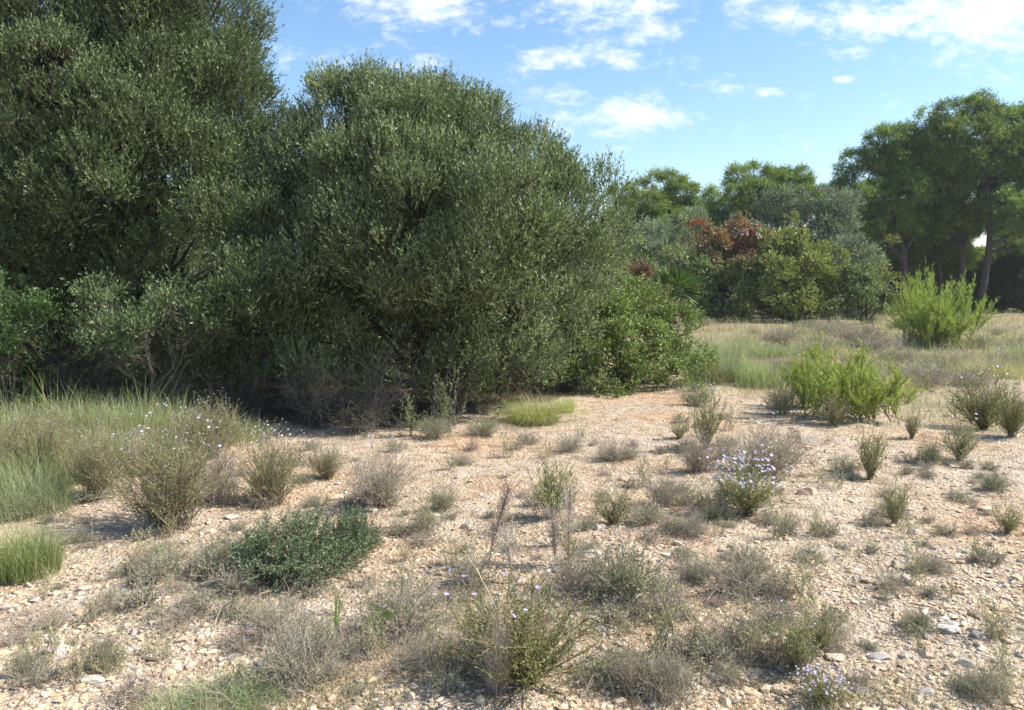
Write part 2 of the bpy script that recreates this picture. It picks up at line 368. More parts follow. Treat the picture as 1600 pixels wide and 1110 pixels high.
# ------------------------------------------------------------ crowns from leafy clumps
def blob_subs(blobs, sub_r, dens, back=.45, cull=.72, low=-.9):
    """blobs: (cx,cy,cz,rx,ry,rz). returns centres, radii, outward directions of the clumps on their surface"""
    Cs = []; Ds = []; Bs = np.array(blobs, float); Bs[:, 3:] = np.maximum(Bs[:, 3:] - .8*sub_r, .5*Bs[:, 3:])
    for b in Bs:
        area = 4*np.pi*((b[3]*b[4])**1.6/3 + (b[3]*b[5])**1.6/3 + (b[4]*b[5])**1.6/3)**(1/1.6)
        n = max(6, int(dens*area/(np.pi*sub_r**2)))
        d = runit(n); d = d[d[:, 2] > low]
        keep = (d[:, 1] < .35) | (rng.random(len(d)) < back)
        d = d[keep]; rr = rng.uniform(.8, 1.0, (len(d), 1)); c = b[:3] + d*b[3:]*rr
        f = 1.35/sub_r*.5
        lump = np.sin(c[:, 0]*f + 1.7*np.sin(c[:, 2]*f*.8)) * np.sin(c[:, 2]*f*1.1 + c[:, 1]*f + 1.3) + .5*np.sin(c[:, 0]*f*2.1 - c[:, 2]*f*1.7 + c[:, 1]*f*2)
        c = c + d*(lump*sub_r*.65)[:, None]
        ok = rng.random(len(d)) < np.clip(1.05 + .7*lump, .34, 1)
        Cs.append(c[ok]); Ds.append(nrm(d/b[3:])[ok])
    C = np.concatenate(Cs); D = np.concatenate(Ds)
    q = np.ones(len(C), bool)
    for b in Bs:
        e = np.linalg.norm((C - b[:3])/b[3:], axis=1); q &= e > cull*.85
    return C[q], D[q]
def crown(g, blobs, sub_r, dens, shoots, shoot_len, nl, lL, lW, pal, up=.6, back=.45, tone=None, low=-.9, squash=.85, leafout=.75, gs=None, twigc=(.09,.085,.05), rin=.25):
    C, D = blob_subs(blobs, sub_r, dens, back, low=low)
    m = len(C); rs = sub_r*rng.uniform(.6, 1.3, m)
    k = np.repeat(np.arange(m), shoots); n = len(k)
    d = nrm(runit(n) + D[k]*.75 + np.array([0, 0, .45*up]))
    P = C[k] + d*(rs[k]*rng.uniform(rin, 1, n))[:, None]*np.array([1, 1, squash])
    sdv = nrm(d*.75 + np.array([0, 0, up]) + .35*rng.normal(size=(n, 3)))
    sl = shoot_len*rng.uniform(.5, 1.35, n)
    kk = np.repeat(np.arange(n), nl); t = rng.random(len(kk))
    LP = P[kk] + sdv[kk]*(sl[kk]*t)[:, None]
    LD = nrm(sdv[kk]*.9 + runit(len(kk))*leafout)
    col = palette(pal, len(kk)) * (1 + .22*rng.normal(size=m))[k][kk][:, None].clip(.55, 1.5)
    if tone is not None: col = tone(LP, col, k[kk], C)
    leaves(g, LP, LD, lL*rng.uniform(.65, 1.2, len(kk)), lW*rng.uniform(.7, 1.2, len(kk)), np.clip(col, .004, .9))
    if gs is not None:      # fine shoots that carry the leaves
        pk = rng.random(n) < .22
        Q = np.stack([P[pk] - sdv[pk]*.12*shoot_len/.2, P[pk] + sdv[pk]*sl[pk][:, None]], 1)
        tubes(gs, Q, np.array([[.003, .0015]])*shoot_len/.2, np.array(twigc), 3)
    return C
def limbs(g, base, targets, r0, col, K=9, crook=.12, sides=7, sag=.0, r1=.25):
    T = np.asarray(targets, float); n = len(T); t = np.linspace(0, 1, K)[None, :, None]
    b = np.asarray(base, float)[None, None] + np.concatenate([rng.normal(size=(n, 1, 2))*r0*1.2, np.zeros((n, 1, 1))], -1)
    v = T[:, None] - b
    P = b + v*np.concatenate([t**1.25, t**1.25, t**(.85 - sag)], -1)
    L = np.linalg.norm(v, axis=-1, keepdims=True)
    P = P + crook*L*np.sin(t*np.pi)*.5*(np.sin(t*9 + rng.uniform(0, 6, (n, 1, 1)))*runit(n)[:, None])
    rr = (np.broadcast_to(r0, (n,))[:, None])*(1 - (1 - r1)*np.linspace(0, 1, K)[None])
    rr[:, 0] *= 1.35
    tubes(g, P, rr, np.array(col), sides); return P
def twigs(g, src, n_each, L, r, col, K=5, crook=.2):
    """fine crooked twigs spraying from points along limbs"""
    S = np.repeat(np.asarray(src).reshape(-1, 3), n_each, 0); n = len(S); d = nrm(runit(n) + np.array([0, 0, .25]))
    t = np.linspace(0, 1, K)[None, :, None]; l = (L*rng.uniform(.4, 1.3, n))[:, None, None]
    P = S[:, None] + d[:, None]*l*t + crook*l*np.sin(t*rng.uniform(3, 8, (n, 1, 1)))*runit(n)[:, None] * t
    tubes(g, P, r*(1 - .8*np.linspace(0, 1, K))[None], np.array(col), 3); return P

OLIVE = [(5, (.145, .182, .078)), (3, (.09, .122, .05)), (2.0, (.30, .335, .215)), (.5, (.32, .33, .15))]
OLIVE_G = [(5, (.112, .16, .064)), (3, (.068, .108, .04)), (1.7, (.25, .295, .17)), (.4, (.28, .30, .12))]
def make_tree(name, label, cat, base, blobs, crown_kw, limb_kw, group=None, twig=(0, 0, 0)):
    base = np.array(base, float); root = empty(name, base, label, cat, group)
    gt = G(); gc = G()
    C = crown(gc, blobs, gs=gt if limb_kw.get('shoots', True) else None, **crown_kw)
    ct = np.array([b[:3] for b in blobs])
    kw = {k: v for k, v in limb_kw.items() if k != 'shoots'}
    Pl = limbs(gt, base, ct, **kw)
    # secondary limbs to clumps
    sel = C[rng.random(len(C)) < min(1, 160/len(C))]
    j = np.argmin(((sel[:, None] - ct[None])**2).sum(-1), 1)
    st = Pl[j, rng.integers(4, Pl.shape[1], len(sel))]
    t = np.linspace(0, 1, 6)[None, :, None]
    Q = st[:, None] + (sel - st)[:, None]*t + .06*np.sin(t*8 + rng.uniform(0, 6, (len(sel), 1, 1)))*runit(len(sel))[:, None]*np.linalg.norm(sel - st, axis=1)[:, None, None]
    rr = kw['r0']; rr = float(np.mean(rr))*.28
    tubes(gt, Q, rr*(1 - .75*np.linspace(0, 1, 6))[None], np.array(kw['col']), 4)
    if twig[0]: twigs(gt, Q[:, 1:], twig[0], twig[1], twig[2], np.array(kw['col'])*1.1)
    gt.obj('trunk', M_BARK, root, True, off=base); gc.obj('crown', M_LEAF, root, off=base)
    return root
def copy_tree(o, loc, rz=0, sc=(1, 1, 1), label=None, group=None, cat=None):
    c = o.copy(); COL.objects.link(c); c.location = loc; c.rotation_euler = (0, 0, rz); c.scale = sc
    tag(c, label, cat, group)
    for ch in o.children:
        k = ch.copy(); COL.objects.link(k); k.parent = c
    return c
def B(px, py, Y, rx, rz=None, ry=None):
    """blob from where it is seen and how far away it stands; radii in metres"""
    p = P3(px, py, Y); rz = rz or rx; ry = ry or rx
    return (*p, rx, ry, rz)

# centre olive
obl = [B(560,150,10.3,.62), B(640,150,10.4,.6), B(700,160,10.2,.55), B(600,120,10.4,.42), B(575,115,10.5,.3), B(705,125,10.2,.26), B(770,200,10.2,.6), B(515,225,10.4,.7), B(630,235,9.8,.8),
  B(720,260,9.5,.75), B(810,260,9.9,.65), B(560,290,9.7,.8), B(460,265,10.6,.55), B(660,330,9.2,.75), B(760,340,9.1,.75), B(850,325,9.7,.6),
  B(890,330,9.9,.5), B(930,300,10.1,.18), B(580,370,9.2,.62), B(510,400,9.3,.55), B(630,420,8.9,.62), B(730,430,8.8,.62), B(820,420,9.2,.6), B(895,400,9.7,.5),
  B(700,490,9.0,.42), B(800,500,9.3,.5), B(870,480,9.7,.42), B(600,480,9.2,.42), B(480,470,9.6,.5), B(430,330,10.2,.6), B(440,400,10,.55), B(540,460,9.5,.4), B(925,355,10,.36), B(930,420,10.2,.36), B(905,460,10,.4), B(880,520,10,.35), B(850,350,11,.8), B(880,430,11,.7), B(540,180,10.8,.7), B(820,240,10.8,.5), B(650,250,11.4,1.3), B(700,420,11,1.2), B(520,400,11.2,1.2), B(500,575,9.3,.3), B(590,595,9.3,.26), B(690,590,9.4,.28), B(780,585,9.7,.28), B(850,570,10,.34), B(740,500,9.4,.4), B(550,525,9.4,.42), B(640,530,9.3,.42), B(720,545,9.4,.36), B(600,560,9.5,.32), B(810,545,9.7,.36), B(650,520,10,.45), B(750,540,10.1,.4), B(840,545,10.2,.4), B(480,530,10.2,.4), B(600,560,10.6,.4), B(700,570,10.6,.4), B(690,175,10.4,.5), B(750,170,10.4,.4)]
obl = [B(*((800 + F*b[0]/b[1], HOR - F*(b[2] - CAMH)/b[1] + np.clip((420 - (HOR - F*(b[2] - CAMH)/b[1]))/6, 0, 47), b[1], b[3], b[5], b[4]))) for b in obl]
make_tree('olive_tree', 'rounded wild olive tree in the centre, grey green crown reaching down to twiggy shade', 'tree', (*gpt(690, 632)[:2], 0), obl,
  dict(sub_r=.27, dens=4.3, shoots=52, shoot_len=.21, nl=11, lL=.048, lW=.0125, pal=OLIVE, up=1.0, back=.3, leafout=.62, rin=.55, squash=1), dict(r0=.035, col=(.09, .075, .06), crook=.14), twig=(4, .35, .004))
# left olive
obl = [B(300,-30,11.5,1.1), B(180,-60,11.5,1.3), B(40,-60,11.5,1.3), B(-120,-20,11.5,1.4), B(340,60,11.2,.9), B(375,115,11.4,.55), B(240,80,10.8,1.0), B(120,70,10.6,1.0), B(0,60,10.6,1.0), B(-130,120,10.6,1.2),
  B(330,180,10.8,.85), B(390,210,11.2,.65), B(230,200,10.2,.9), B(110,190,10.0,.85), B(10,180,10.2,.8), B(-90,250,10.3,.9), B(300,270,10.2,.7), B(190,290,9.8,.75), B(90,270,9.7,.65), B(370,300,10.4,.62),
  B(340,350,9.8,.6), B(260,340,9.9,.5), B(395,390,9.6,.5), B(330,420,9.1,.48), B(400,450,9.2,.45), B(310,480,9.0,.42), B(380,500,9.1,.34), B(430,500,9.4,.3), B(-60,360,10,.6), B(360,20,11.2,.55), B(330,-5,11.3,.5), B(395,160,11.3,.3),
  B(60,370,10.2,.7), B(150,380,10.4,.7), B(240,420,10.2,.6), B(60,450,10.8,.7), B(150,460,11,.7), B(250,480,10.8,.6), B(440,585,9.5,.3), B(200,590,9.6,.35), B(120,590,9.7,.3), B(340,540,9.6,.4), B(420,550,9.6,.4), B(260,555,9.3,.36), B(180,555,9.4,.36), B(90,540,9.6,.4), B(460,520,9.8,.4), B(380,570,9.8,.3), B(300,575,9.6,.3), B(-60,470,11,.7), B(350,230,12.4,1.0), B(330,120,12.6,1.0), B(60,40,12.4,1.4), B(200,180,12.4,1.5), B(150,100,12.6,1.9), B(280,250,12.2,1.5), B(0,250,12.5,1.7), B(130,330,12,1.2)]
make_tree('olive_tree', 'tallest wild olive tree at the left, its crown cut by the top edge', 'tree', (*gpt(110, 610)[:2], 0), obl,
  dict(sub_r=.30, dens=4.0, shoots=54, shoot_len=.22, nl=11, lL=.052, lW=.014, pal=OLIVE_G, up=.95, back=.25, leafout=.62, rin=.55, squash=1), dict(r0=.045, col=(.085, .07, .06), crook=.14), twig=(5, .45, .005))
# low olive regrowth in front of the left olive
sg = [B(190,500,8.6,.32), B(230,470,8.7,.34), B(275,500,8.6,.3), B(160,530,8.5,.24), B(230,540,8.5,.26), B(300,525,8.6,.28), B(150,480,8.9,.2), B(340,520,8.8,.25)]
make_tree('olive_shrub', 'low green wild olive regrowth sprouting beneath the tall left olive', 'shrub', (*gpt(235, 672)[:2], 0), sg,
  dict(sub_r=.17, dens=1.7, shoots=34, shoot_len=.15, nl=10, lL=.042, lW=.012, pal=OLIVE_G, up=.8, back=.6), dict(r0=.014, col=(.13, .11, .09), crook=.2), twig=(3, .25, .003))
sg = [B(10,440,8.6,.34), B(35,470,8.5,.3), B(0,500,8.5,.36), B(45,500,8.6,.2), B(-50,470,8.6,.4), B(10,550,8.6,.22), B(-30,560,8.6,.3)]
make_tree('leafy_shrub', 'bright green bush at the left edge against the dark olive', 'shrub', (*gpt(5, 672)[:2], 0), sg,
  dict(sub_r=.17, dens=1.7, shoots=34, shoot_len=.15, nl=10, lL=.045, lW=.014, pal=[(5, (.08, .15, .045)), (3, (.055, .105, .03)), (1, (.17, .24, .09))], up=.7, back=.6), dict(r0=.012, col=(.13, .11, .09), crook=.2), twig=(3, .25, .003))

# ------------------------------------------------------------ broadleaf bushes and palm of the middle distance
MAST = [(5, (.18, .235, .08)), (3, (.11, .155, .055)), (2, (.33, .385, .12)), (.8, (.44, .47, .17))]
mb = [B(930,500,12.2,.5), B(970,470,12.6,.42), B(1005,482,12.8,.44), B(1050,510,12.6,.40), B(900,610,11.6,.26), B(950,612,11.5,.26), B(1005,612,11.6,.26), B(1055,605,11.9,.24), B(880,520,12,.35), B(1085,580,12.2,.25), B(905,560,11.8,.4), B(950,550,11.8,.5), B(1010,545,12,.5), B(1060,560,12.2,.35), B(920,595,11.7,.3),
      B(980,590,11.8,.36), B(1035,595,12,.25), B(1090,555,12.6,.26), B(950,530,12.9,.8), B(1010,560,13,.6), B(900,520,12.3,.4), B(920,465,12.9,.32), B(960,455,13,.34), B(1000,462,13.2,.28)]
make_tree('mastic_shrub', 'glossy yellow green mastic bush on the right flank of the centre olive', 'shrub', (P3(975, 0, 12.1)[0], 12.1, 0), mb,
  dict(sub_r=.17, dens=2.4, shoots=26, shoot_len=.12, nl=10, lL=.042, lW=.018, pal=MAST, up=.5, back=.4), dict(r0=.012, col=(.10, .08, .06), crook=.15, K=6))
mb = [B(1000,425,15,.14, .26), B(1008,440,15,.14,.18), B(990,430,15,.1,.18)]
make_tree('dead_shrub', 'rusty brown dead shrub poking out between the centre olive and the fan palm', 'shrub', (P3(1000,500,15)[0], 15, 0), mb,
  dict(sub_r=.08, dens=2, shoots=18, shoot_len=.14, nl=8, lL=.035, lW=.016, pal=[(3, (.28, .15, .10)), (2, (.20, .12, .09)), (1, (.33, .22, .15))], up=.9, back=1), dict(r0=.012, col=(.16, .12, .10)))
def fan_palm(px, py, Y, label):
    c = P3(px, py, Y); root = empty('fan_palm', (c[0], c[1], 0), label, 'palm')
    gt = G(); off = np.array([c[0], c[1], 0.])
    tubes(gt, np.array([[[c[0], c[1], -.05], [c[0]+.02, c[1], c[2]*.5], [c[0], c[1], c[2]-.05]]]), np.array([[.13, .11, .12]]), np.array([.10, .07, .05]), 8)
    bb = np.repeat([[c[0], c[1], 0]], 240, 0) + np.stack([rng.normal(size=240)*.09, rng.normal(size=240)*.09, rng.uniform(.3, c[2], 240)], 1)
    leaves(gt, bb, nrm(rng.normal(size=(240, 3)) + np.array([0, 0, .6])), .16, .025, palette([(1, (.18, .13, .09))], 240))
    gt.obj('trunk', M_BARK, root, off=off)
    specs = [(-.7, .55), (-.35, .95), (-.1, 1.15), (.3, .9), (.55, .6), (.85, .3), (1.0, -.05), (-.9, .2), (.15, .45), (-.45, .4), (.65, .1), (.45,.3)]
    for i, (sx, sz) in enumerate(specs):
        g = G(); sy = rng.uniform(-.7, .5); d = nrm(np.array([sx, sy, sz + .15])); L = .27*rng.uniform(.85, 1.15)
        tip = c + d*L
        tubes(g, np.array([[c, c + d*L*.5 + [0, 0, .02], tip]]), np.array([[.009, .007, .006]]), np.array([.16, .20, .07]), 4)
        side = nrm(np.cross(d, np.array([0, -1, .3]))); ns = 19
        th = np.linspace(-1.25, 1.25, ns)
        D = nrm(d[None]*np.cos(th)[:, None] + side[None]*np.sin(th)[:, None] + .06*rng.normal(size=(ns, 3)))
        face = np.cross(d, side)
        leaves(g, np.repeat([tip], ns, 0), D, .34*rng.uniform(.85, 1.1, ns)*np.cos(th*.5), .042, palette([(3, (.09, .14, .045)), (1, (.16, .21, .07))], ns), .4, side=np.repeat([face], ns, 0) + .5*rng.normal(size=(ns, 3)))
        fo = g.obj('frond', M_LEAF, root, off=off)
fan_palm(1050, 464, 14.2, 'dwarf fan palm with stiff pleated fronds above the mastic bush')

# far thicket
MIXG = [(5, (.18, .225, .085)), (3, (.12, .16, .06)), (2, (.27, .30, .12)), (1, (.31, .33, .2))]
def red_tone(P, col, k, C):
    px = 800 + F*P[:, 0]/P[:, 1]; py = HOR - F*(P[:, 2] - CAMH)/P[:, 1]
    h = np.exp(-(((px - 1165)/48)**2 + ((py - 368)/36)**2)) + 1.0*np.exp(-(((px - 1085)/20)**2 + ((py - 352)/18)**2)) + .4*np.exp(-(((px - 1110)/40)**2 + ((py - 385)/22)**2))
    s = np.sin(C[:, 0]*5 + C[:, 2]*7)[k]*.12
    m = (rng.random(len(P)) < (1.15*h + s)*.8)
    n = len(P); red = palette([(4, (.30, .085, .07)), (2, (.34, .13, .09)), (2, (.20, .15, .08))], n)
    return np.where(m[:, None], red, col)
def yel_tone(P, col, k, C):
    s = (np.sin(C[:, 0]*3.1 + 2)*np.sin(C[:, 2]*4 + 1))[k]
    px = 800 + F*P[:, 0]/P[:, 1]; py = HOR - F*(P[:, 2] - CAMH)/P[:, 1]
    h = .35*s + .8*np.exp(-(((px - 1298)/16)**2 + ((py - 455)/28)**2)) + .5*np.exp(-(((px - 1240)/22)**2 + ((py - 400)/18)**2))
    m = rng.random(len(P)) < h
    return np.where(m[:, None], palette([(3, (.26, .25, .05)), (1, (.32, .24, .06))], len(P)), col)
BIGK = dict(sub_r=.34, dens=3.0, shoots=24, shoot_len=.24, nl=8, lL=.11, lW=.055, up=.45, back=.2)
make_tree('turpentine_tree', 'bushy small tree with reddening autumn top in the far thicket', 'tree', (P3(1120,500,37)[0], 37, 0),
  [B(1085,365,37,.75), B(1110,385,36.5,.8), B(1150,370,37,.95), B(1180,375,36.5,.8), B(1060,410,36,.9), B(1100,425,35.6,.9), B(1160,425,35.5,1), B(1045,440,36.5,.9), B(1080,460,35.8,1.), B(1140,465,35.4,1.05), B(1120,480,35.5,.7), B(1060,488,35.4,.7), B(1100,490,35.2,.6), B(1150,488,35.2,.6), B(1020,470,36,.8), B(1120,430,38,1.8), B(1030,410,37.5,.6)],
  dict(BIGK, pal=MIXG, tone=red_tone), dict(r0=.08, col=(.13, .11, .10), shoots=False), twig=(2, .6, .015))
make_tree('broadleaf_shrub', 'olive yellow bush with yellowing leaves, right of the red topped tree', 'shrub', (P3(1240,500,35)[0], 35, 0),
  [B(1200,390,36,.8), B(1240,385,36,.9), B(1270,400,36,.8), B(1215,430,35,1), B(1265,430,35,1), B(1300,440,35,.8), B(1200,470,34.6,.9), B(1250,470,34.5,1), B(1295,475,34.6,.75), B(1170,480,34.5,.5), B(1190,490,34.4,.5), B(1230,492,34.4,.5), B(1270,490,34.4,.5), B(1300,492,34.4,.5), B(1240,435,36.5,1.7), B(1300,400,36,.5), B(1180,360,37,.5), B(1220,350,37.5,.6)],
  dict(BIGK, pal=[(5, (.26, .30, .09)), (3, (.19, .22, .075)), (2, (.36, .37, .11))], tone=yel_tone), dict(r0=.07, col=(.14, .12, .10), shoots=False), twig=(2, .6, .015))
make_tree('broadleaf_shrub', 'low dark green bush ending the far thicket, left of the upper sapling', 'shrub', (P3(1350,498,34)[0], 34, 0),
  [B(1325,450,34.5,.8), B(1355,455,34,.8), B(1380,465,34,.6), B(1340,475,33.6,.75), B(1310,480,33.6,.6), B(1350,440,35,.7), B(1385,480,33.8,.5)],
  dict(BIGK, pal=MIXG), dict(r0=.06, col=(.14, .12, .10), shoots=False))
make_tree('leafy_shrub', 'dull green bush in the gap behind the brown dead shrub', 'shrub', (P3(975,470,28)[0], 28, 0),
  [B(960,415,28,.8), B(985,405,28,.7), B(1000,430,27,.7), B(960,440,27,.8), B(940,400,28,.8), B(1020,445,27,.5)],
  dict(BIGK, pal=MIXG), dict(r0=.05, col=(.14, .12, .10), shoots=False))
GREYO = [(5, (.18, .215, .14)), (3, (.13, .16, .10)), (2, (.31, .34, .25))]
for lb, bl in [('silvery round olive tree left of the tall pines, above the yellowing bush', [B(1200,330,42,1.1), B(1225,325,42,1.2), B(1250,345,42,1.1), B(1180,340,42,.8), B(1230,355,41.5,1.2)]),
               ('silvery olive tree touching the left side of the tall pine grove', [B(1270,320,41,1.0), B(1300,330,41,1.1), B(1310,355,41,1.), B(1290,360,40.5,1.1), B(1320,320,41.5,.7)]),
               ('smallest silvery olive tree, low in front of the tall pine trunks', [B(1325,395,38,.8), B(1345,400,38,.8), B(1360,410,38,.7), B(1320,415,38,.8), B(1305,385,38,.6), B(1340,425,38,.7)]),
               ('dull grey olive tree below the leftmost far pine', [B(1020,375,42,1.1), B(1050,365,42,1.), B(995,390,42,1.), B(1060,385,42,.9), B(1030,400,41,1.1), B(1075,345,43,.8)])]:
    c = np.mean([b[:3] for b in bl], 0)
    make_tree('olive_tree', lb, 'tree', (c[0], c[1], 0), bl, dict(BIGK, sub_r=.4, pal=GREYO, lL=.10, lW=.035, nl=8), dict(r0=.09, col=(.12, .11, .10), shoots=False))

# ------------------------------------------------------------ pines
PINE = [(5, (.19, .25, .07)), (3, (.115, .165, .048)), (2, (.29, .35, .10))]
PINE_D = [(5, (.155, .215, .068)), (3, (.09, .14, .048)), (2, (.24, .305, .085))]
def pine(label, group, base, stems, blobs, dens=3.0, pal=None):
    pal = pal or (PINE_D if 'grove' in group else PINE)
    blobs = [(b[0], b[1], b[2] - .45, b[3]*1.03, b[4]*1.05, b[5]*.98) for b in blobs]
    """stems: list of polylines of (px,py,Y,r)"""
    base = np.array(base, float); root = empty('pine_tree', base, label, 'tree', group)
    gt = G(); gc = G(); dark = np.array([.075, .06, .055])
    C = crown(gc, blobs, sub_r=.40, dens=dens, shoots=34, shoot_len=.36, nl=7, lL=.19, lW=.034, pal=pal, up=.55, back=.35, low=-1, squash=.8, leafout=1.0)
    allp = []
    for st in stems:
        pts = np.array([P3(a, b, c) for a, b, c, r in st]); rr = np.array([r for *_, r in st])
        t = np.linspace(0, len(pts)-1, 12); P = np.stack([np.interp(t, np.arange(len(pts)), pts[:, i]) for i in range(3)], -1)
        P += .05*np.sin(t*3 + rng.uniform(0, 6))[:, None]*runit(1)
        tubes(gt, P[None], np.interp(t, np.arange(len(pts)), rr)[None], dark, 8); allp.append(P[3:])
    A_ = np.concatenate(allp); ct = np.array([b[:3] for b in blobs])
    j = []
    for c in ct:
        dd = np.linalg.norm(A_ - c, axis=1) + 1.2*np.maximum(A_[:, 2] - c[2] + .3, 0); j.append(np.argmin(dd))
    st = A_[np.array(j)]; t = np.linspace(0, 1, 7)[None, :, None]
    Q = st[:, None] + (ct - st)[:, None]*np.concatenate([t, t, t**1.4], -1) + .08*np.sin(t*6 + rng.uniform(0, 6, (len(ct), 1, 1)))*runit(len(ct))[:, None]
    tubes(gt, Q, .075*(1 - .7*np.linspace(0, 1, 7))[None], dark, 5)
    sel = C[rng.random(len(C)) < .35]; jj = np.argmin(((sel[:, None] - ct[None])**2).sum(-1), 1)
    s2 = Q[jj, rng.integers(2, 7, len(sel))]
    Q2 = s2[:, None] + (sel - s2)[:, None]*t[:, ::2]; tubes(gt, Q2, .03*(1 - .7*np.linspace(0, 1, 4))[None], dark, 3)
    # dead lower twigs
    twigs(gt, A_[rng.integers(0, len(A_), 40)], 1, 1.3, .02, dark)
    gt.obj('trunk', M_BARK, root, True, off=base); gc.obj('crown', M_NEEDLE, root, off=base)
    return root
def PB(px, py, Y, r, f=.95): return B(px, py, Y, r, r*f)
pineA = pine('leftmost far pine, bright green top above the grey olive', 'far pines', (P3(1020,480,50)[0], 50, 0),
  [[(1020,490,50,.2), (1018,400,50,.16), (1030,320,50,.08)], [(1018,420,50,.12), (985,360,50,.09), (975,310,50,.05)]],
  [PB(975,300,50,.9), PB(1010,350,51,1.9), PB(1060,340,51,1.5), PB(1000,292,50,.9), PB(1040,285,50,1.1), PB(1060,300,50,1.1), PB(1080,315,50,.8), PB(1010,320,49,1.2), PB(970,335,49,1.2), PB(1040,335,49,1.3), PB(980,370,48.5,1.4), PB(1020,365,48,1.3), PB(1070,340,49,1), PB(960,390,49,1.3), PB(1000,400,48,1.2), PB(1050,290,51,.7)])
pineB = pine('small far pine crown between the two bright pines', 'far pines', (P3(1110,480,54)[0], 54, 0),
  [[(1112,490,54,.18), (1110,400,54,.14), (1110,310,54,.05)]],
  [PB(1110,305,54,.8), PB(1100,325,54,1), PB(1125,325,54,1), PB(1110,345,53,1.3), PB(1090,350,53,.9), PB(1135,345,53,1)])
pineC = pine('bright yellow green pine crown behind the silvery olives', 'far pines', (P3(1190,480,52)[0], 52, 0),
  [[(1190,490,52,.2), (1195,400,52,.16), (1190,300,52,.08)], [(1195,400,52,.12), (1240,330,52,.09), (1250,290,52,.04)]],
  [PB(1150,275,52,.9), PB(1180,310,53,1.7), PB(1230,310,53,1.7), PB(1170,265,52,.9), PB(1195,278,52,1), PB(1220,285,52,.9), PB(1250,270,52,.9), PB(1262,285,52,.7), PB(1145,295,51,.9), PB(1180,300,51,1.2), PB(1215,310,51,1.2), PB(1250,305,51,1.1), PB(1160,320,51,1.1), PB(1205,272,52,.5), PB(1268,315,51,.8)])
YP = 46
pineD = pine('leftmost tall dark pine of the right grove, leaning trunk behind the smallest olive', 'tall pine grove', (P3(1412,480,YP)[0], YP, 0),
  [[(1412,492,YP,.22), (1408,400,YP,.18), (1385,320,YP,.12), (1370,260,YP,.06)], [(1410,410,YP,.12), (1350,350,YP,.09), (1330,300,YP,.04)], [(1405,400,YP,.1), (1440,330,YP,.07), (1450,250,YP,.04)]],
  [PB(1325,255,YP,.9), PB(1345,235,YP,.9), PB(1305,330,YP,.9), PB(1335,355,YP-.5,.9), PB(1300,290,YP,.7), PB(1380,375,YP+1,.9), PB(1425,370,YP+1,.8), PB(1435,265,YP,1), PB(1350,390,YP+3,1.3), PB(1400,395,YP+3,1.3), PB(1360,310,YP+2,1.5), PB(1420,300,YP+2,1.4), PB(1320,330,YP+2,1.2), PB(1400,250,YP+2,1.4), PB(1370,215,YP,1), PB(1395,205,YP,.9), PB(1320,285,YP,.8), PB(1350,270,YP,1.2), PB(1385,250,YP,1.3), PB(1415,225,YP,.9), PB(1335,310,YP-1,1), PB(1370,300,YP-1,1.2), PB(1405,290,YP-1,1.2), PB(1345,340,YP-1,1.), PB(1385,335,YP-1,1.1), PB(1310,260,YP,.5), PB(1420,330,YP,1), PB(1360,370,YP+1,1.), PB(1310,300,YP,.6), PB(1400,365,YP+1,.9)])
pineE = pine('tallest pine in the middle of the right grove with several dark stems', 'tall pine grove', (P3(1500,480,YP+1)[0], YP+1, 0),
  [[(1499,492,YP+1,.24), (1497,400,YP+1,.2), (1480,300,YP+1,.12), (1465,210,YP+1,.05)], [(1475,490,YP+1.5,.16), (1458,400,YP+1.5,.12), (1440,300,YP+1.5,.08), (1435,220,YP+1,.04)], [(1497,400,YP+1,.12), (1520,300,YP,.09), (1540,200,YP,.04)]],
  [PB(1440,185,YP,.9), PB(1465,180,YP,1), PB(1465,350,YP,.8), PB(1440,360,YP+1,.8), PB(1515,340,YP+1,.8), PB(1420,250,YP,1), PB(1545,300,YP+1,.9), PB(1545,225,YP-1,1), PB(1555,185,YP,.8), PB(1475,395,YP+1.5,.9), PB(1425,410,YP+2,.9), PB(1440,410,YP+4,1.3), PB(1490,410,YP+5,1.2), PB(1470,370,YP+4,1.3), PB(1470,250,YP+3,1.7), PB(1530,250,YP+3,1.7), PB(1450,310,YP+3,1.6), PB(1500,330,YP+3,1.4), PB(1490,170,YP,.8), PB(1515,172,YP,1), PB(1540,180,YP,.8), PB(1430,210,YP,.9), PB(1460,215,YP-1,1.2), PB(1500,205,YP-1,1.2), PB(1530,210,YP-1,1.2), PB(1450,250,YP-1,1.1), PB(1490,245,YP-1,1.2), PB(1440,285,YP,1.1), PB(1475,290,YP,1), PB(1525,255,YP-1,1), PB(1510,300,YP,.9), PB(1480,330,YP,.9), PB(1445,330,YP+1,1), PB(1500,168,YP+1,.6), PB(1480,395,YP+3,1.),PB(1450,380,YP+3,.9)])
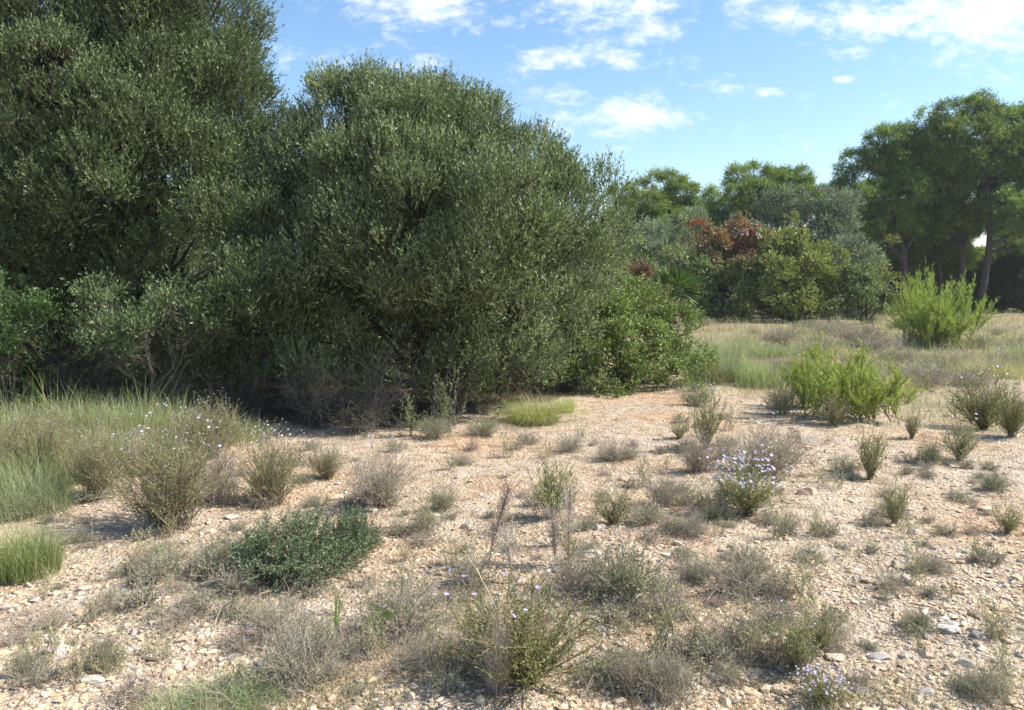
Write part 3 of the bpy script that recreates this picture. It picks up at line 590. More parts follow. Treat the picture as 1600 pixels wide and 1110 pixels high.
pineG = pine('right hand pine of the grove with wide forking trunk, cut by the right edge', 'tall pine grove', (P3(1534,480,YP-1)[0], YP-1, 0),
  [[(1530,492,YP-1,.22), (1536,420,YP-1,.19), (1540,360,YP-1,.15), (1530,290,YP-1,.08)], [(1538,385,YP-1,.13), (1570,370,YP-1.5,.10), (1610,345,YP-1.5,.06)], [(1537,395,YP-1,.10), (1575,390,YP-1.5,.08), (1640,380,YP-1,.05)]],
  [PB(1555,345,YP+1,.6), PB(1610,375,YP-2,.8), PB(1590,400,YP+4,1.2), PB(1570,290,YP+1,1.2), PB(1600,240,YP+2,1.8), PB(1640,300,YP+2,1.8), PB(1570,190,YP,1), PB(1595,180,YP,1), PB(1630,185,YP,1.2), PB(1560,220,YP,1), PB(1590,215,YP-1,1.2), PB(1630,230,YP-1,1.4), PB(1555,260,YP-1,.9), PB(1590,260,YP-1,1.1), PB(1625,280,YP-1,1.2), PB(1560,310,YP-2,.9), PB(1585,320,YP-2,.9), PB(1610,310,YP-2,1), PB(1600,345,YP-2.5,.8), PB(1575,350,YP-2.5,.5), PB(1650,340,YP-2,1.2)])
# woods further back: copies of the same pines
for (src, px, Y, rz, s, lb) in [(pineD, 1330, 60, 1.1, .8, 'pine half hidden behind the left of the tall grove'), (pineE, 1455, 62, 2.2, .66, 'shaded pine behind the tallest grove pine'), (pineC, 1590, 60, 2.6, 1.0, 'shaded pine behind the forking trunk at the right edge'),
     (pineA, 1400, 60, 2.0, .85, 'low shaded pine between the grove trunks'), (pineB, 1555, 66, .5, .95, 'small shaded pine seen low through the grove'), (pineA, 1660, 54, .7, 1.1, 'pine just beyond the right edge of the view'), (pineC, 1060, 66, .7, .95, 'pine filling in behind the leftmost far pines')]:
    copy_tree(src, ((px - 800)/F*Y, Y, 0), rz, (s, s, s), lb, 'pines further back')
# understorey under the grove, its shade put into the near-black leaf colour
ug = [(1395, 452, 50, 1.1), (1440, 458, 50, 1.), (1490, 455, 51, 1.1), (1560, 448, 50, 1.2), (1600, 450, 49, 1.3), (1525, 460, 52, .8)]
lbs = ['leftmost shade-darkened understorey bush beneath the tall pines', 'second shade-darkened understorey bush from the left beneath the pines', 'shade-darkened understorey bush under the middle pine trunk', 'shade-darkened bush to the right of the forking pine trunk', 'shade-darkened bush under the pines at the right edge', 'small shade-darkened bush at the foot of the forking pine']
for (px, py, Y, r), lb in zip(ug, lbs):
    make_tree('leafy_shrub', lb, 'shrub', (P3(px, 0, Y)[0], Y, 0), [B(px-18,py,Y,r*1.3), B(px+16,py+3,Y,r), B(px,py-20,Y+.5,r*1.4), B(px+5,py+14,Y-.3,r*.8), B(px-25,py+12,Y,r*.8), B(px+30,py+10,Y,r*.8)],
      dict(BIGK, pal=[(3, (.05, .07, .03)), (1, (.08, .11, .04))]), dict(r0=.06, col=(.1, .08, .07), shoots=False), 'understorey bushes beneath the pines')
for (src, px, Y, rz, s, lb) in [(pineC, 1360, 66, .4, .62, 'low bushy pine seen through the leftmost grove trunks'), (pineA, 1490, 68, 1.4, .7, 'low bushy pine seen between the middle grove trunks'), (pineC, 1530, 70, 3.4, .7, 'low bushy pine seen left of the forking trunk'), (pineA, 1430, 72, 4.0, .7, 'farthest low pine behind the tallest grove pine'), (pineC, 1640, 64, 5.0, .9, 'far pine outside the right edge behind the grove'), (pineA, 1260, 62, 5.0, .8, 'far pine behind the silvery olives'), (pineA, 1150, 64, 2.0, .8, 'far pine behind the red topped tree')]:
    copy_tree(src, ((px - 800)/F*Y, Y, -1.5), rz, (s*1.3, s*1.3, s), lb, 'pines further back')
for i, (px, Y, r, lb) in enumerate([(-120, 12.5, 1.0, 'dark bush behind the left olive beyond the left edge'), (30, 12.8, 1.0, 'dark bush in the shade behind the left edge grass'), (180, 12.6, .95, 'dark bush in the shade behind the low olive regrowth'), (330, 12.6, 1.0, 'dark bush in the deep shade between the near olives'), (470, 12.8, 1.0, 'dark bush in the shade behind the bush with sunlit leaf tips'), (610, 13, .95, 'dark bush behind the bare undergrowth of the centre olive'), (740, 13.2, .95, 'dark bush behind the brown dead thicket'), (860, 13.6, .9, 'dark bush behind the grey dead thicket')]):
    make_tree('understorey_shrub', lb, 'shrub', (P3(px, 0, Y)[0], Y, 0), [B(px-60,560,Y,r*.7,.7), B(px+50,565,Y,r*.7,.7), B(px,500,Y+.3,r*.8,.8), B(px+70,510,Y+.4,r*.6), B(px-70,500,Y+.5,r*.6), B(px,590,Y-.2,r*.6,.4)],
      dict(sub_r=.24, dens=1.5, shoots=22, shoot_len=.2, nl=9, lL=.07, lW=.022, pal=OLIVE_G, up=.6, back=.4), dict(r0=.03, col=(.10, .085, .07), crook=.2), 'dark bushes under the near olives')
bs = bpy.data.objects['broadleaf_shrub']; us = bpy.data.objects['understorey_shrub']
for px, Y, rz, sc, lb in [(1020, 41, .6, .9, 'bush filling in behind the left end of the far thicket'), (1110, 42, 1.9, .9, 'bush filling in behind the red topped tree'), (1210, 41, 3.0, .9, 'bush filling in behind the yellowing bush'), (1320, 40, 4.1, .85, 'bush filling in behind the low dark green bush'), (960, 32, 5.0, .8, 'bush behind the right flank of the centre olive'), (890, 26, 2.5, .8, 'bush hidden behind the centre olive and the mastic bush')]:
    copy_tree(bs, ((px - 800)/F*Y, Y, 0), rz, (sc, sc, sc*(.95 if Y > 35 else .8)), lb, 'bushes behind the far thicket')
for px, Y, rz, sc, lb in [(455, 14.5, 1, 1.25, 'dark bush behind the gap between the near olives'), (560, 15, 2, 1.2, 'dark bush behind the left half of the centre olive'), (100, 15, 3, 1.3, 'dark bush behind the tall left olive')]:
    copy_tree(us, ((px - 800)/F*Y, Y, 0), rz, (sc, sc, sc), lb, 'dark bushes under the near olives')
# trees closing the view behind the two near olives
ob = bpy.data.objects['olive_tree']
for px, Y, rz, s, lb in [(560, 17, 2.6, 1.0, 'olive half hidden behind the gap between the two near olives'), (200, 17.5, 3.6, 1.05, 'olive hidden behind the tall left olive'), (-120, 15, 1.3, 1.1, 'olive beyond the left edge behind the tall left olive'), (820, 21, 1.9, .85, 'olive behind the right side of the centre olive')]:
    copy_tree(ob, ((px - 800)/F*Y, Y, 0), rz, (s, s, s*.8), lb, 'olives behind the near pair')

# ------------------------------------------------------------ shrub generator
def shrub(h, R, ns, nt_, nl, lL, lW, pal, stemcol, up=1.0, fl=0, flc=None, crook=.06, tl=.3, sr=.0025, tipz=.35, leafup=.6, rnd=.7, tmin=.25, cone=0, wand=.3, lrange=(0, 1), fs=.018):
    gs, gl, gf = G(), G(), G(); K = 6; t = np.linspace(0, 1, K)[None, :, None]
    u = rng.random(ns); ph = rng.uniform(0, 6.283, ns); rr = R*np.sqrt(u)
    tip = np.stack([rr*np.cos(ph), rr*np.sin(ph), h*rng.uniform(.38, 1.0, ns)*(1 - tipz*u)], 1)
    b0 = np.concatenate([rng.normal(size=(ns, 2))*R*(.07 + cone), np.zeros((ns, 1))], 1)
    P = b0[:, None] + (tip - b0)[:, None]*np.concatenate([t**up, t**up, t**.9], -1)
    P = P + crook*h*np.sin(t*rng.uniform(4, 10, (ns, 1, 1)))*runit(ns)[:, None]*t
    sc = palette([(1, stemcol)], ns, .15)
    tubes(gs, P, sr*(1 - .65*np.linspace(0, 1, K))[None]*rng.uniform(.7, 1.5, (ns, 1)), sc)
    m = ns*nt_; k = np.repeat(np.arange(ns), nt_); tt = rng.uniform(tmin, 1, m)*(K - 1.001); i = tt.astype(int); f = (tt - i)[:, None]
    S = P[k, i]*(1 - f) + P[k, i+1]*f; ax = nrm(P[k, i+1] - P[k, i])
    D = nrm(ax*.8 + runit(m)*rnd + np.array([0, 0, wand])); L = tl*h*rng.uniform(.3, 1.2, m)
    Kt = 4; t2 = np.linspace(0, 1, Kt)[None, :, None]
    Q = S[:, None] + D[:, None]*L[:, None, None]*t2 + crook*L[:, None, None]*1.2*np.sin(t2*7 + rng.uniform(0, 6, (m, 1, 1)))*runit(m)[:, None]*t2
    tubes(gs, Q, sr*.5*(1 - .6*np.linspace(0, 1, Kt))[None]*np.ones((m, 1)), sc[k]*1.05)
    if nl:
        kk = np.repeat(np.arange(m), nl); n = len(kk); q = rng.uniform(*lrange, n)*(Kt - 1.001); ii = q.astype(int); ff = (q - ii)[:, None]
        LP = Q[kk, ii]*(1 - ff) + Q[kk, ii+1]*ff
        LD = nrm(D[kk]*leafup*1.4 + runit(n)*.9)
        leaves(gl, LP, LD, lL*rng.uniform(.6, 1.3, n), lW*rng.uniform(.7, 1.2, n), palette(pal, n, .2))
    if fl:
        ordr = np.argsort(-(Q[:, -1, 2] + rng.uniform(0, .45*h, m)))[:fl]; n = len(ordr); c = Q[ordr, -1]
        a = nrm(runit(n)*.5 + np.array([0, -.35, .8])); e1 = nrm(np.cross(a, runit(n))); e2 = np.cross(a, e1)
        pc = palette(flc or [(3, (.50, .45, .76)), (1, (.64, .60, .82))], n, .06)
        s_ = fs*rng.uniform(.6, 1.1, n)
        for j in range(7):
            an = j*2*np.pi/7; d = nrm(e1*math.cos(an) + e2*math.sin(an) + a*.25)
            leaves(gf, c, d, s_*.55, s_*.3, pc, .6, side=a)
        leaves(gf, c + a*.001 - e1*s_[:, None]*.12, e1, s_*.24, s_*.24, palette([(1, (.6, .45, .12))], n), .5, side=a)
    return gs, gl, gf
PROTO = {}
def proto(kind, n, name, **kw):
    lst = []
    for i in range(n):
        gs, gl, gf = shrub(**kw)
        lst.append((gs.mesh('stems', M_BARK), gl.mesh('foliage', M_LEAF) if gl.v else None, gf.mesh('blossom', M_PETAL) if gf.v else None))
    PROTO[kind] = (name, lst, kw['h'], kw['R'])
GG = [(4, (.33, .345, .21)), (3, (.25, .265, .155)), (2, (.44, .42, .33))]
proto('aster', 3, 'flowering_shrub', h=.45, R=.27, ns=60, nt_=10, nl=10, lL=.014, lW=.0045, pal=[(4, (.25, .28, .10)), (3, (.18, .21, .08)), (1.5, (.36, .35, .18))], stemcol=(.22, .19, .11), fl=130, tl=.28, fs=.024, tmin=.15)
proto('asterfew', 2, 'flowering_shrub', h=.45, R=.28, ns=80, nt_=11, nl=11, lL=.013, lW=.0045, pal=[(4, (.23, .265, .085)), (3, (.16, .19, .06)), (1.5, (.34, .33, .15))], stemcol=(.18, .14, .08), fl=12, fs=.022, tmin=.12, tl=.3)
proto('asterwhite', 2, 'flowering_shrub', h=.85, R=.42, ns=130, nt_=13, nl=8, lL=.018, lW=.006, pal=[(4, (.24, .245, .11)), (3, (.18, .19, .08)), (1.5, (.36, .33, .19))], stemcol=(.24, .20, .13), fl=110, cone=.12, crook=.08, tmin=.12, fs=.022, flc=[(3, (.50, .46, .64)), (1, (.68, .64, .74))], tl=.24, wand=.5, sr=.0025)
proto('brush', 2, 'twiggy_shrub', h=.5, R=.4, ns=110, nt_=14, nl=5, lL=.014, lW=.005, pal=[(3, (.34, .32, .20)), (2, (.43, .37, .30))], stemcol=(.37, .31, .26), cone=.15, tmin=.1, fl=14, tl=.3, crook=.1)
proto('cushion', 4, 'grey_cushion_shrub', h=.26, R=.28, ns=85, nt_=11, nl=5, lL=.010, lW=.0035, pal=GG, stemcol=(.36, .31, .265), up=.9, tl=.35, crook=.1, cone=.25, tipz=.6, sr=.002)
proto('greencushion', 2, 'green_cushion_shrub', h=.3, R=.28, ns=85, nt_=10, nl=8, lL=.012, lW=.004, pal=[(4, (.24, .285, .15)), (3, (.18, .21, .11)), (2, (.34, .35, .23))], stemcol=(.27, .23, .18), up=.9, tl=.33, crook=.09, cone=.2, tipz=.5, sr=.002)
proto('herb', 4, 'upright_herb', h=.32, R=.14, ns=40, nt_=9, nl=10, lL=.013, lW=.004, pal=[(4, (.31, .33, .15)), (3, (.23, .25, .11)), (1.5, (.43, .40, .23))], stemcol=(.30, .26, .17), fl=5, tl=.27, wand=.6, tipz=.25, tmin=.1, crook=.09)
proto('tuft', 5, 'small_herb', h=.1, R=.1, ns=40, nt_=7, nl=6, lL=.008, lW=.003, pal=[(4, (.34, .345, .24)), (3, (.25, .26, .17)), (1, (.44, .41, .31))], stemcol=(.34, .29, .24), tl=.4, crook=.1, cone=.3, tipz=.5, sr=.0015)
proto('wisp', 4, 'wispy_herb', h=.19, R=.07, ns=13, nt_=5, nl=5, lL=.011, lW=.0032, pal=[(3, (.30, .32, .15)), (2, (.23, .26, .11)), (2, (.44, .40, .26))], stemcol=(.38, .33, .22), tl=.3, wand=.7, crook=.1, cone=.3, tipz=.2, sr=.0013, tmin=.1)
proto('drytuft', 3, 'dry_herb', h=.13, R=.12, ns=50, nt_=7, nl=2, lL=.008, lW=.003, pal=[(1, (.38, .33, .26))], stemcol=(.38, .32, .26), tl=.4, crook=.14, cone=.3, tipz=.5, sr=.0016)
proto('dead', 2, 'dead_shrub', h=.35, R=.28, ns=80, nt_=14, nl=0, lL=.01, lW=.003, pal=GG, stemcol=(.42, .36, .32), tl=.4, crook=.2, cone=.25, tipz=.5, sr=.0022)
proto('prickly', 1, 'prickly_cushion_shrub', h=.38, R=.36, ns=170, nt_=14, nl=15, lL=.014, lW=.0055, pal=[(4, (.15, .195, .10)), (3, (.10, .14, .07)), (2, (.26, .30, .19)), (.3, (.28, .22, .14))], stemcol=(.17, .14, .10), up=.85, tl=.22, crook=.06, cone=.28, tipz=.62, sr=.002)
proto('sapling', 2, 'pine_sapling', h=1.0, R=.56, ns=55, nt_=11, nl=46, lL=.055, lW=.005, pal=[(4, (.35, .44, .09)), (3, (.24, .33, .065)), (2, (.46, .53, .13)), (.5, (.36, .28, .14))], stemcol=(.20, .17, .11), tl=.27, sr=.005, rnd=.42, wand=.85, leafup=1.1, tmin=.05, cone=.33, tipz=.4, crook=.05, up=.85)
proto('under', 3, 'twiggy_undershrub', h=1.1, R=.6, ns=28, nt_=14, nl=4, lL=.028, lW=.012, pal=[(3, (.20, .23, .12)), (2, (.13, .16, .08))], stemcol=(.17, .14, .115), tl=.36, crook=.13, sr=.006, cone=.3, rnd=1.0, lrange=(.6, 1))
proto('deadunder_shaded', 2, 'dead_undershrub', h=1.1, R=.62, ns=30, nt_=16, nl=7, lL=.02, lW=.010, pal=[(3, (.14, .13, .08)), (2, (.10, .10, .06))], stemcol=(.115, .09, .075), tl=.3, crook=.14, sr=.004, cone=.3, rnd=1.1)  # stems and leaves coloured darker to carry the shade under the olives
proto('deadgrey_lit', 1, 'dead_undershrub', h=1.1, R=.62, ns=60, nt_=34, nl=4, lL=.02, lW=.010, pal=[(3, (.27, .25, .18)), (2, (.18, .17, .11))], stemcol=(.24, .20, .175), tl=.3, crook=.14, sr=.004, cone=.3, rnd=1.1)  # the dead undershrub again in lighter colours, where the sun reaches in
proto('wand', 2, 'leafy_wand_shrub', h=.9, R=.28, ns=10, nt_=9, nl=16, lL=.03, lW=.014, pal=[(3, (.24, .28, .14)), (2, (.15, .19, .08))], stemcol=(.2, .17, .13), tl=.22, crook=.1, sr=.004)
def plant(kind, px, py, hpx, wpx, label, cat='shrub', group=None, lean=0, name=None):
    nm, lst, h0, R0 = PROTO[kind]; x, y, z = gpt(px, py)
    sz = hpx/F*y/h0; sx = wpx/2/F*y/R0
    r = empty(name or nm, (x, y, z - .005), label, cat, group); r.scale = (sx, sx, sz*1.02); r.rotation_euler = (0, R_(lean), rng.uniform(0, 6.28) if not lean else 0)
    for part, me in zip(('stems', 'foliage', 'blossom'), lst[rng.integers(len(lst))]):
        if me is None: continue
        o = bpy.data.objects.new(part, me); COL.objects.link(o); o.parent = r
    return r
HP = [
 ('sapling', 1330, 662, 122, 190, 'feathery bright green pine sapling sprawling on the dirt at right, the nearer of two', 'sapling'),
 ('sapling', 1265, 640, 85, 90, 'low left shoot of bright green pine, beside the nearer sapling', 'sapling'),
 ('sapling', 1462, 545, 118, 140, 'taller rounded bright green pine sapling before the dark pine grove', 'sapling'),
 ('sapling', 1430, 515, 85, 60, 'slim bright sapling top just left of the taller rounded sapling', 'sapling'),
 ('asterwhite', 255, 825, 185, 200, 'tallest flowering shrub dotted with white blooms, right of the left grass'),
 ('asterwhite', 415, 788, 125, 115, 'olive brown flowering shrub right of the pale dead bush'),
 ('asterwhite', 140, 780, 125, 110, 'white flowering shrub at the front of the left grass'),
 ('asterwhite', 45, 760, 130, 130, 'white flowering shrub nearest the left edge in the tall grass'),
 ('asterwhite', 320, 720, 100, 110, 'flower stalks rising in front of the olive shade behind the tallest flowering shrub'),
 ('dead', 335, 790, 95, 75, 'pale lilac grey dead bush between two flowering shrubs at left'),
 ('dead', 205, 745, 70, 50, 'thin pale dead bush left of the tallest flowering shrub'),
 ('brush', 590, 800, 100, 130, 'leggy twiggy shrub behind the prickly cushion'),
 ('asterwhite', 505, 752, 60, 70, 'short olive shrub left of the leggy twiggy shrub'),
 ('prickly', 452, 905, 104, 235, 'dense dark green prickly cushion bush in the left foreground'),
 ('prickly', 545, 880, 80, 95, 'right lobe of dark prickly growth leaning on the larger cushion'),
 ('greencushion', 330, 880, 45, 90, 'low grey green mat at the left foot of the prickly cushion'),
 ('aster', 1180, 822, 104, 145, 'shrub crowned with many lilac daisies on the right of the field'),
 ('herb', 860, 828, 108, 85, 'tall olive herb in the middle of the field'),
 ('herb', 962, 838, 60, 65, 'short green herb above the pale stone, right of the tall olive herb'),
 ('asterfew', 822, 1095, 172, 262, 'large green foreground bush with a few lilac flowers'),
 ('herb', 1262, 1072, 110, 90, 'bright green flowering herb low in the right foreground'),
 ('herb', 1300, 1040, 90, 60, 'taller leaning sprays of the right foreground herb'),
 ('aster', 1315, 1120, 60, 110, 'low lilac flowers at the bottom edge right of centre'),
 ('herb', 1412, 828, 72, 58, 'lone upright olive herb casting a thin shadow on the stony right'),
 ('herb', 1592, 838, 52, 52, 'green herb cut by the right edge'),
 ('herb', 1370, 748, 88, 66, 'dotted upright herb below the nearer pine sapling'),
 ('herb', 1310, 674, 58, 56, 'dark based herb at the front of the nearer pine sapling'),
 ('herb', 1433, 690, 46, 36, 'small golden green herb right of the nearer pine sapling'),
 ('greencushion', 1460, 728, 48, 42, 'left one of the paired grey green herbs above the pale oval stone'),
 ('herb', 1512, 722, 62, 66, 'right one of the paired grey green herbs above the pale oval stone'),
 ('asterfew', 1545, 672, 88, 110, 'round dark olive bush near the right edge'),
 ('asterfew', 1590, 690, 80, 70, 'green bush at the right edge below the round dark olive bush'),
 ('greencushion', 1225, 655, 60, 60, 'grey olive bush at the left foot of the nearer pine sapling'),
 ('herb', 1108, 705, 92, 66, 'tall thin olive herb behind the leggy grey bush'),
 ('brush', 1095, 742, 62, 78, 'dark based grey bush left of the pale wiry bush'),
 ('brush', 1205, 745, 82, 160, 'wide pale wiry bush behind the lilac daisies'),
 ('cushion', 1327, 742, 38, 50, 'grey cushion right of the wide pale wiry bush'),
 ('brush', 1042, 806, 50, 84, 'grey brown wiry cushion left of the lilac daisies'),
 ('cushion', 1092, 862, 48, 72, 'dark based cushion below left of the lilac daisies'),
 ('greencushion', 1125, 830, 40, 60, 'small green tuft touching the left of the lilac daisies'),
 ('cushion', 460, 1082, 118, 160, 'large grey woody cushion at the bottom, left of the tall green stalk'),
 ('cushion', 425, 1010, 80, 115, 'grey green cushion behind the large bottom cushion'),
 ('cushion', 635, 990, 92, 155, 'grey dead looking tangle right of the tall green stalk'),
 ('cushion', 735, 930, 60, 100, 'grey cushion at the foot of the leaning brown plume'),
 ('cushion', 655, 1065, 62, 95, 'small grey cushion near the fallen branch'),
 ('greencushion', 985, 968, 108, 150, 'large green grey cushion right of the foreground flower bush'),
 ('cushion', 900, 950, 75, 100, 'grey cushion between the foreground flower bush and the large green grey one'),
 ('cushion', 1170, 948, 76, 150, 'long grey cushion in the right centre foreground'),
 ('cushion', 1090, 920, 42, 90, 'left end of low grey growth beside the long grey cushion'),
 ('cushion', 1230, 958, 50, 50, 'grey bristly tuft at the right end of the long grey cushion'),
 ('cushion', 1172, 1035, 70, 70, 'round grey cushion below the ochre stones'),
 ('cushion', 1060, 1120, 90, 120, 'grey cushion on the bottom edge right of the foreground flower bush'),
 ('brush', 990, 1110, 90, 80, 'thin pale wiry plant at the bottom edge beside the foreground flower bush'),
 ('dead', 775, 1120, 130, 60, 'bleached dead sprig in front of the foreground flower bush'),
 ('cushion', 1575, 1120, 60, 90, 'grey cushion in the bottom right corner'),
 ('cushion', 215, 892, 46, 52, 'small dark grey bush above the bluish white stone'),
 ('drytuft', 345, 940, 55, 75, 'brown dry bush below left of the prickly cushion'),
 ('cushion', 1478, 908, 36, 62, 'flat grey cushion alone on the stony right slope'),
 ('greencushion', 130, 1065, 62, 80, 'grey green bush near the long white stone at bottom left'),
 ('greencushion', 15, 1075, 60, 70, 'bush cut by the left edge at the bottom'),
 ('greencushion', 688, 812, 42, 55, 'small sage green herb on the open dirt mid field'),
 ('cushion', 652, 848, 32, 44, 'low dark herb left of the orange tan stone'),
 ('cushion', 720, 725, 22, 50, 'flat grey herb on the dirt in front of the centre olive'),
 ('greencushion', 680, 682, 44, 66, 'silvery green clump at the sunny edge of the centre olive shade'),
 ('greencushion', 755, 676, 34, 60, 'silvery clump right of the small white stone at the shade edge'),
 ('cushion', 890, 708, 34, 50, 'purplish grey tuft below the bright grass tuft'),
 ('brush', 960, 720, 36, 80, 'wispy brown herb below the mastic bush'),
 ('greencushion', 1565, 765, 34, 60, 'low sage cushion near the right edge above the bluish flat stone'),
 ('greencushion', 1455, 1000, 30, 40, 'pale green sprig above the flat square slab'),
 ('cushion', 825, 690, 24, 40, 'small grey herb left of the purplish tuft'),
 ('herb', 1065, 690, 30, 40, 'small yellow green herb before the mastic bush'),
 ('greencushion', 1090, 640, 40, 60, 'rounded olive tuft right of the mastic bush foot'),
 ('cushion', 1150, 1090, 40, 70, 'grey herb left of the large whitish slab at the bottom'),
 ('under', 492, 665, 132, 120, 'twiggy bush with sunlit pale leaf tips in the shade left of the centre olive'),
 ('under', 590, 662, 150, 150, 'tall bare undergrowth bush beneath the left half of the centre olive'),
 ('under', 560, 675, 70, 100, 'short dark undergrowth bush in the middle of the shade'),
 ('under', 700, 650, 130, 130, 'undergrowth bush with pale leaves beneath the middle of the centre olive'),
 ('wand', 700, 672, 110, 60, 'slim leafy shoots catching sun at the shade edge of the centre olive'),
 ('wand', 640, 680, 70, 50, 'short leafy shoots at the front of the shade'),
 ('deadunder_shaded', 790, 630, 120, 130, 'brown dead thicket beneath the right half of the centre olive'),
 ('deadgrey_lit', 862, 612, 130, 90, 'grey dead thicket between the centre olive and the mastic bush'),
 ('deadunder_shaded', 740, 610, 100, 150, 'dead thicket coloured dark for the shade deep under the centre olive'),
 ('deadunder_shaded', 110, 640, 110, 90, 'reddish brown dead bush rising behind the left grass'),
 ('under', 190, 645, 110, 120, 'dark bare bush behind the left grass beneath the low olive regrowth'),
 ('under', 300, 655, 120, 130, 'bare shaded bush between the left grass and the centre undergrowth'),
 ('under', 400, 650, 120, 120, 'bare shaded bush left of the sunlit leaf tips'),
 ('deadunder_shaded', 250, 625, 100, 180, 'tangle of dead twigs deep beneath the left olive'),
 ('deadunder_shaded', 430, 620, 100, 180, 'tangle of dead twigs deep between the two near olives'),
 ('cushion', 1120, 588, 42, 50, 'dark grey bush in the tall pale grass right of the mastic bush'),
 ('greencushion', 1150, 500, 26, 60, 'green clump at the foot of the red topped tree'),
 ('greencushion', 1265, 512, 16, 60, 'flat bright green cushion in front of the far thicket'),
 ('brush', 1340, 540, 34, 100, 'purplish brown brush between the two pine saplings'),
 ('brush', 1400, 575, 34, 90, 'grey brush in the meadow below the taller sapling'),
 ('brush', 1300, 520, 24, 90, 'brown brush before the yellowing bush'),
 ('brush', 1220, 540, 34, 80, 'grey brown brush in the pale meadow grass'),
 ('cushion', 1570, 572, 24, 60, 'dark cushion in the pale grass at the right edge'),
]
for r in HP: plant(*r)
for i in range(46):
    px = rng.uniform(1075, 1600); py = 498 + 110*rng.random()**1.1; y = gpt(px, py)[1]; k = ['brush', 'cushion', 'tuftbig'][rng.integers(3)]
    if k == 'tuftbig': k = 'greencushion'
    ph = 'in the meadow left of the nearer pine sapling' if px < 1240 else ('in the meadow between the two pine saplings' if px < 1420 else 'in the meadow below and right of the taller sapling')
    w = rng.uniform(.5, 1.3)*F/y
    plant(k, px, py, w*rng.uniform(.25, .42), w, {'brush': 'brownish wiry scrub ', 'cushion': 'greyish low scrub ', 'greencushion': 'greenish low scrub '}[k] + ph, 'shrub', {'brush': 'wiry scrub ', 'cushion': 'grey scrub ', 'greencushion': 'green scrub '}[k] + ph)
# small herbs everywhere, told apart only by where they grow
cnt = 0
HX = [(r[1], r[2], r[4]) for r in HP if r[2] > 690]
while cnt < 460:
    px = rng.uniform(0, 1600); py = 590 + 520*rng.random()**.8
    if cnt % 2:
        hx = HX[rng.integers(len(HX))]; px = hx[0] + rng.normal()*hx[2]*.7; py = hx[1] - 5 + rng.normal()*hx[2]*.28
        if not (0 < px < 1600 and 590 < py < 1115): continue
    if py < 690 and px < 1060: continue
    if py < 780 and px < 200: continue
    ph, gk = zone(px, py); y = gpt(px, py)[1]
    w = rng.uniform(.1, .3)*F/y*(.8 if px > 1330 else 1)
    k = ('tuft', 'tuft', 'wisp', 'wisp', 'drytuft')[rng.integers(5)]; w = w*rng.choice([.6, .8, 1, 1.15])
    nmk = {'tuft': 'low grey green herb ', 'wisp': 'thin upright straw green herb ', 'drytuft': 'low brown dry herb '}[k]
    plant(k, px, py, w*rng.uniform(.35, .6)*(2 if k == 'wisp' else 1), w*(.8 if k == 'wisp' else 1), nmk + ph, 'herb', nmk.strip() + 's ' + ph); cnt += 1

# ------------------------------------------------------------ grass
def grass_tuft(px, py, hpx, wpx, n, pal, label, bend=.5, wd=.0035, group=None, name='grass_tuft', spread=.3, K=6):
    x, y, z = gpt(px, py); h = hpx/F*y; R = wpx/2/F*y
    a = rng.uniform(0, 6.28, n); rr = R*spread*np.sqrt(rng.random(n))
    Bs = np.stack([rr*np.cos(a), rr*np.sin(a), np.zeros(n)], 1); H = h*rng.uniform(.2, 1.0, n)**.7*np.where(rng.random(n) < .06, 1.25, 1)*(1 - .35*(rr/(R*spread + 1e-6))**2)
    g = G(); blades(g, Bs, H, bend*rng.uniform(.2, 1.9, n)*np.clip(R/h*1.1, .5, 1.3), wd, palette(pal, n, .15), K=K, lean=a + rng.normal(size=n)*1.4)
    o = g.obj(name, M_GRASS, loc=(x, y, z)); return tag(o, label, 'grass', group)
GR = [(4, (.24, .30, .10)), (3, (.17, .23, .07)), (2, (.38, .36, .18))]
BL = [(4, (.26, .31, .17)), (3, (.19, .24, .12)), (3, (.42, .40, .26))]
ST = [(3, (.48, .42, .28)), (2, (.38, .34, .20)), (1, (.28, .31, .14))]
grass_tuft(835, 658, 74, 150, 1300, [(4, (.37, .41, .17)), (2, (.27, .32, .12)), (3, (.50, .47, .25))], 'bright fine grass tuft at the sunny foot of the grey dead thicket', wd=.005, spread=.5, bend=.9)
grass_tuft(884, 645, 40, 90, 500, [(4, (.34, .40, .15)), (2, (.46, .44, .23))], 'smaller green grass tuft right of the bright fine one', wd=.005)
grass_tuft(800, 640, 34, 40, 300, BL, 'short pale grass tuft left of the bright fine one', wd=.005)
grass_tuft(22, 895, 115, 125, 1500, [(4, (.26, .32, .13)), (2, (.19, .25, .09)), (3, (.42, .40, .23))], 'dense bright green grass tuft at the left edge', wd=.0035, spread=.75, bend=.8)
grass_tuft(20, 800, 110, 150, 1100, BL, 'pale feathery grass tuft above the dense one at the left edge', wd=.0035, spread=.9, bend=.9)
lg = [(25, 725, 120), (80, 712, 115), (135, 705, 112), (190, 700, 106), (245, 698, 96), (300, 695, 78), (50, 765, 120), (110, 750, 110), (170, 740, 100), (225, 735, 85), (-30, 740, 130), (350, 690, 60)]
pl = ['in the back row at the left edge', 'second in the back row from the left edge', 'third in the back row from the left edge', 'fourth in the back row, before the dead reddish bush', 'fifth in the back row, behind the tallest flowering shrub', 'at the right of the back row beside the flower stalks', 'in the front row behind the edge flower shrub', 'in the front row behind the front flower shrub', 'in the front row left of the thin dead bush', 'in the front row touching the tallest flowering shrub', 'half outside the left edge', 'last short one on the right by the shade']
